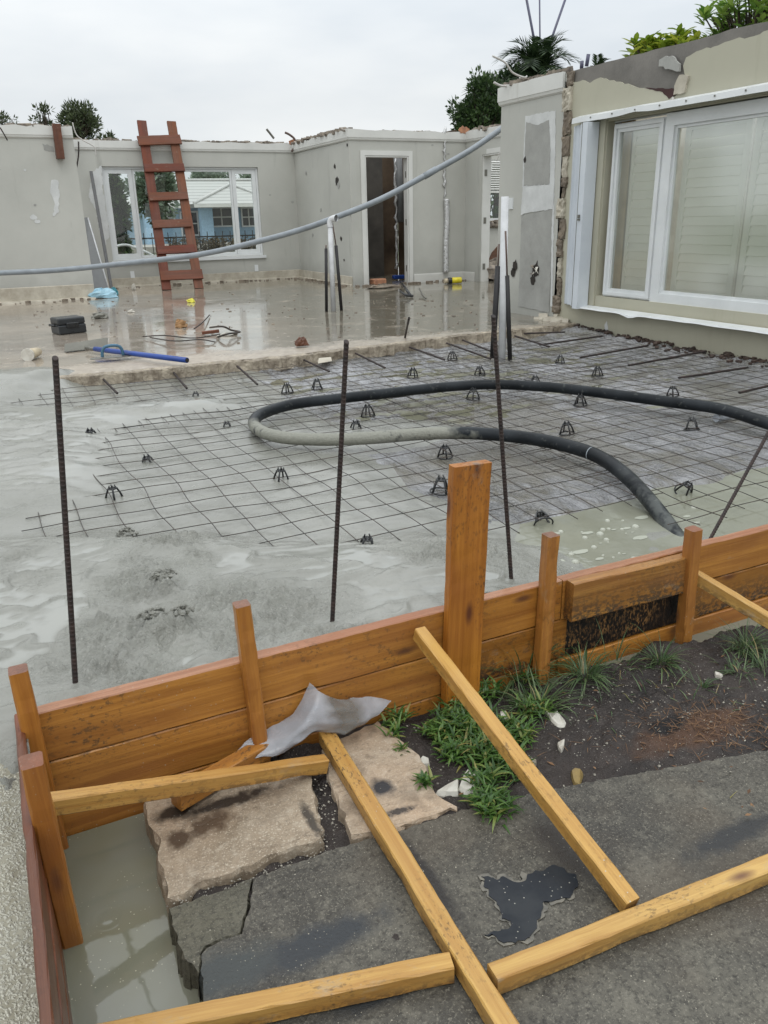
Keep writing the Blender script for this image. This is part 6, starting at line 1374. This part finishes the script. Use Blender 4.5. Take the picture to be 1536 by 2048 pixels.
def shrub(c1, c2, x, n, L_, w, m, label, seed):
    rn = random.Random(seed); a, b_ = U(*c1, 'x', x), U(*c2, 'x', x); c = (a+b_)/2; ry, rz = abs(a.y-b_.y)/2, abs(a.z-b_.z)/2
    root = empty('shrub', (c.x, c.y, -.42), label, 'shrub', 'trees and shrubs behind the walls'); mb = MB(); tb = MB(); hub = Vector((c.x, c.y, c.z-rz*2.0)); tb.tube([(c.x, c.y, -.42), hub], .05, 7)
    for i in range(n):
        v = rv(rn); q = c+Vector((v.x*ry*.8, v.y*ry, v.z*rz)); tb.tube([hub, hub.lerp(q, .6)+rv(rn)*.05, q], [.02, .012, .006], 4, cap=False)
        for j in range(rn.randint(6, 9)):
            az = j*2.4+rn.uniform(-.3, .3); d = Vector((cos(az), sin(az), rn.uniform(.1, 1.1))); big_leaf(mb, q+Vector((0, 0, rn.uniform(-.08, .02))), d, L_*rn.uniform(.6, 1.1), w*rn.uniform(.7, 1.1), rn)
    tb.build('trunk', M_['bark'], root); mb.build('crown', m, root); return root
shrub((1262, 150), (1402, 46), 7.6, 75, .17, .075, M_['leaf_bright'], 'bright yellow green large leaved shrub over the middle of the cream wall', 7)
shrub((1412, 125), (1640, -70), 8.1, 150, .17, .055, M_['leaf_mid'], 'mid green leafy shrub over the cream wall at the top right corner', 8)
# greenery outside the windows
c, rx, rz = span_((960, 300), (1030, 520), 19); tree('bush', c, (rx*2, rx, rz), 40, 40, .2, .09, M_['leaf_dark'], 'dark bush seen through the window beyond the right doorway', 'bush', 9, cl=.5)
c, rx, rz = span_((213, 330), (258, 515), 18.5); tree('tree', c, (rx*1.1, rx, rz), 60, 46, .16, .06, M_['leaf_dark'], 'dark leafy tree close outside the left casement of the wide window', seed=10, cl=.55, trunk=.12)
fl_ = M_['leaf_hazed']
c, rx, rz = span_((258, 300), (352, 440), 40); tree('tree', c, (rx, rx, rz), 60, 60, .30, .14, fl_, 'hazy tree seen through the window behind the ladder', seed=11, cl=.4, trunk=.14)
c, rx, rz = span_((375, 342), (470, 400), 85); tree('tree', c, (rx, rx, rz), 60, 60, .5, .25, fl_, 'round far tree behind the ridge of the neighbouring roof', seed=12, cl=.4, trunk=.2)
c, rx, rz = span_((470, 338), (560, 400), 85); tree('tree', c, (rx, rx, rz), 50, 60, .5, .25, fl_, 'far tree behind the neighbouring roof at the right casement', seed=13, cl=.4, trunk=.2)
# neighbour's house
nh = empty('bungalow', (16, 60, -.42), 'pale blue bungalow with a white tiled hip roof seen through the wide window', 'house')
g = G('white_roof_tile'); br = g.n('ShaderNodeTexBrick', {'Vector': g.map((1, 1, 1)), 'Color1': (.46, .46, .44, 1), 'Color2': (.38, .38, .36, 1), 'Mortar': (.16, .16, .15, 1), 'Scale': 1.0, 'Mortar Size': .07, 'Brick Width': 40, 'Row Height': .55})
zz = g.xyz(); w_ = g.math('FRACT', g.mul(zz[2], 4.6)); M_['roof'] = g.fin(g.mix(g.rng(w_, .0, .3), (.20, .20, .19), (.46, .46, .44)), .6)
bl_ = plain('pale_blue_wall', (.30, .46, .60), .6)
E0, E1 = at(262, 412, 58.5), at(640, 405, 58.5); ze = (E0.z+E1.z)/2; x0, x1 = E0.x, E1.x+6
R0 = at(352, 363, 64); R0.z += .05
mb = MB(); A_ = Vector((x0, 58.5, ze)); B_ = Vector((x1, 58.5, ze)); Rl = Vector((R0.x, 64, R0.z)); Rr = Vector((x1-6, 64, R0.z)); C_ = Vector((x0, 70, ze)); D_ = Vector((x1, 70, ze))
mb.add([A_, B_, Rr, Rl, C_, D_], [(0, 1, 2, 3), (0, 3, 4), (1, 5, 2), (3, 2, 5, 4), (0, 4, 5, 1)]); rf = mb.build('roof', M_['roof'], nh)
mb = MB(); a = at(388, 409, 56); b_ = at(560, 406, 56); t = at(461, 370, 60); mb.add([Vector((a.x, 56, ze)), Vector((b_.x, 56, ze)), Vector((t.x, 60.0, t.z)), Vector((t.x, 64, t.z)), Vector((a.x, 62, ze)), Vector((b_.x, 62, ze))], [(0, 1, 2), (0, 2, 3, 4), (1, 5, 3, 2), (0, 4, 5, 1)]); mb.build('roof', M_['roof'], nh)
mb = MB()
for p, q in ((A_, Rl), (Rl, Rr), (Vector((a.x, 56, ze)), Vector((t.x, 60, t.z))), (Vector((b_.x, 56, ze)), Vector((t.x, 60, t.z)))): mb.tube([p+Vector((0, 0, .05)), q+Vector((0, 0, .08))], .10, 6)
mb.build('ridge_cap', plain('white_ridge', (.62, .62, .60), .6), rf)
MB().span((x0+.2, 58.35, ze-.22), (x1, 58.5, ze-.01)).span((a.x, 55.9, ze-.22), (b_.x, 56.0, ze-.01)).build('fascia', M_['white_trim'], nh)
MB().span((x0+.9, 59.3, -.6), (x1, 69, ze-.05)).build('wall', bl_, nh)
dkw = plain('dark_window', (.05, .055, .06), .1)
for (l, r_, tp, bt) in ((318, 350, 420, 452), (419, 466, 416, 452), (482, 512, 416, 452), (360, 398, 424, 470)):
    a = at(l, tp, 59.28); b_ = at(r_, bt, 59.28); w_ = win_frame(nh, a.x-.05, b_.x+.05, b_.z-.05, a.z+.05, 59.2, .10, .08, 'window'); MB().span((a.x, 59.26, b_.z), (b_.x, 59.29, a.z)).build('pane', dkw, w_)
    mb = MB().span((a.x, 59.22, (a.z+b_.z)/2-.04), (b_.x, 59.255, (a.z+b_.z)/2+.04)).span(((a.x+b_.x)/2-.04, 59.21, b_.z), ((a.x+b_.x)/2+.04, 59.258, a.z)); mb.build('glazing_bar', M_['white_trim'], w_)
for l, r_ in ((400, 424), (287, 303)):
    a, b_ = at(l, 412, 57.5), at(r_, 412, 57.5); MB().span((a.x, 57.5, -.6), (b_.x, 58.2, ze-.23)).build('porch_wall', plain('blue_porch', (.36, .54, .70), .6), nh)
# lawn edge, fence, hedge and white handrail outside the window
b = MB(); b.span((4, 52, -.41), (60, 58, -.05)); tag(b.build('driveway', plain('pale_driveway', (.42, .40, .36), .8)), kind='structure')
b = MB(); b.span((-20, 17.5, -.415), (11, 30, -.40)); tag(b.build('lawn', var('mown_lawn', (.09, .12, .04), (.05, .075, .025), 2, .9, .5, 40)), kind='structure')
y_ = 30; zt_, zb_ = at(330, 470, y_).z, at(330, 500, y_).z; xa, xb = at(255, 480, y_).x, at(560, 480, y_).x
fn = empty('picket_fence', (xa, y_, zb_), 'low black metal picket fence seen through the wide window', 'fence'); mb = MB()
for i in range(int((xb-xa)/.28)):
    x_ = xa+i*.28; mb.span((x_-.012, y_-.012, -.42), (x_+.012, y_+.012, zt_+.08))
mb.build('pickets', M_['foam'], fn); MB().span((xa, y_-.02, zt_-.12), (xb, y_+.02, zt_-.07)).span((xa, y_-.02, -.2), (xb, y_+.02, -.15)).build('rails', M_['foam'], fn)
hm = leafmat('dry_hedge_leaf', (.05, .04, .025), (.14, .11, .07), (.09, .075, .045), .7, .1); rn = random.Random(3)
for i, (l, r_, lab) in enumerate(((335, 400, 'dry brown hedge behind the picket fence at the ladder'), (402, 455, 'dry brown hedge behind the picket fence in the middle pane'), (457, 530, 'dry brown hedge behind the picket fence at the right casement'))):
    a, b_ = at(l, 478, 31), at(r_, 520, 31); mb = MB(); t = MB()
    for k in range(1500): leaf(mb, Vector((rn.uniform(a.x, b_.x), 31+rn.uniform(-.3, .3), rn.uniform(-.4, a.z+.12*nz3(rn.random()*9, 2)))), rv(rn), rv(rn), .14, .05)
    for k in range(8): x_ = rn.uniform(a.x, b_.x); t.tube([(x_, 31, -.42), (x_+rn.uniform(-.2, .2), 31, a.z)], .02, 4)
    r0 = empty('hedge', ((a.x+b_.x)/2, 31, -.42), lab, 'hedge', 'dry hedges by the fence'); mb.build('foliage', hm, r0); t.build('stems', M_['bark'], r0)
tag(MB().tube(crom([at(228, 494, 17.3), at(245, 490, 17.3), at(262, 492, 17.3), at(290, 503, 17.1), at(318, 518, 17)], 5), .025, 7).build('handrail', M_['pvcwhite']), 'white curved handrail just outside the wide window', 'handrail')
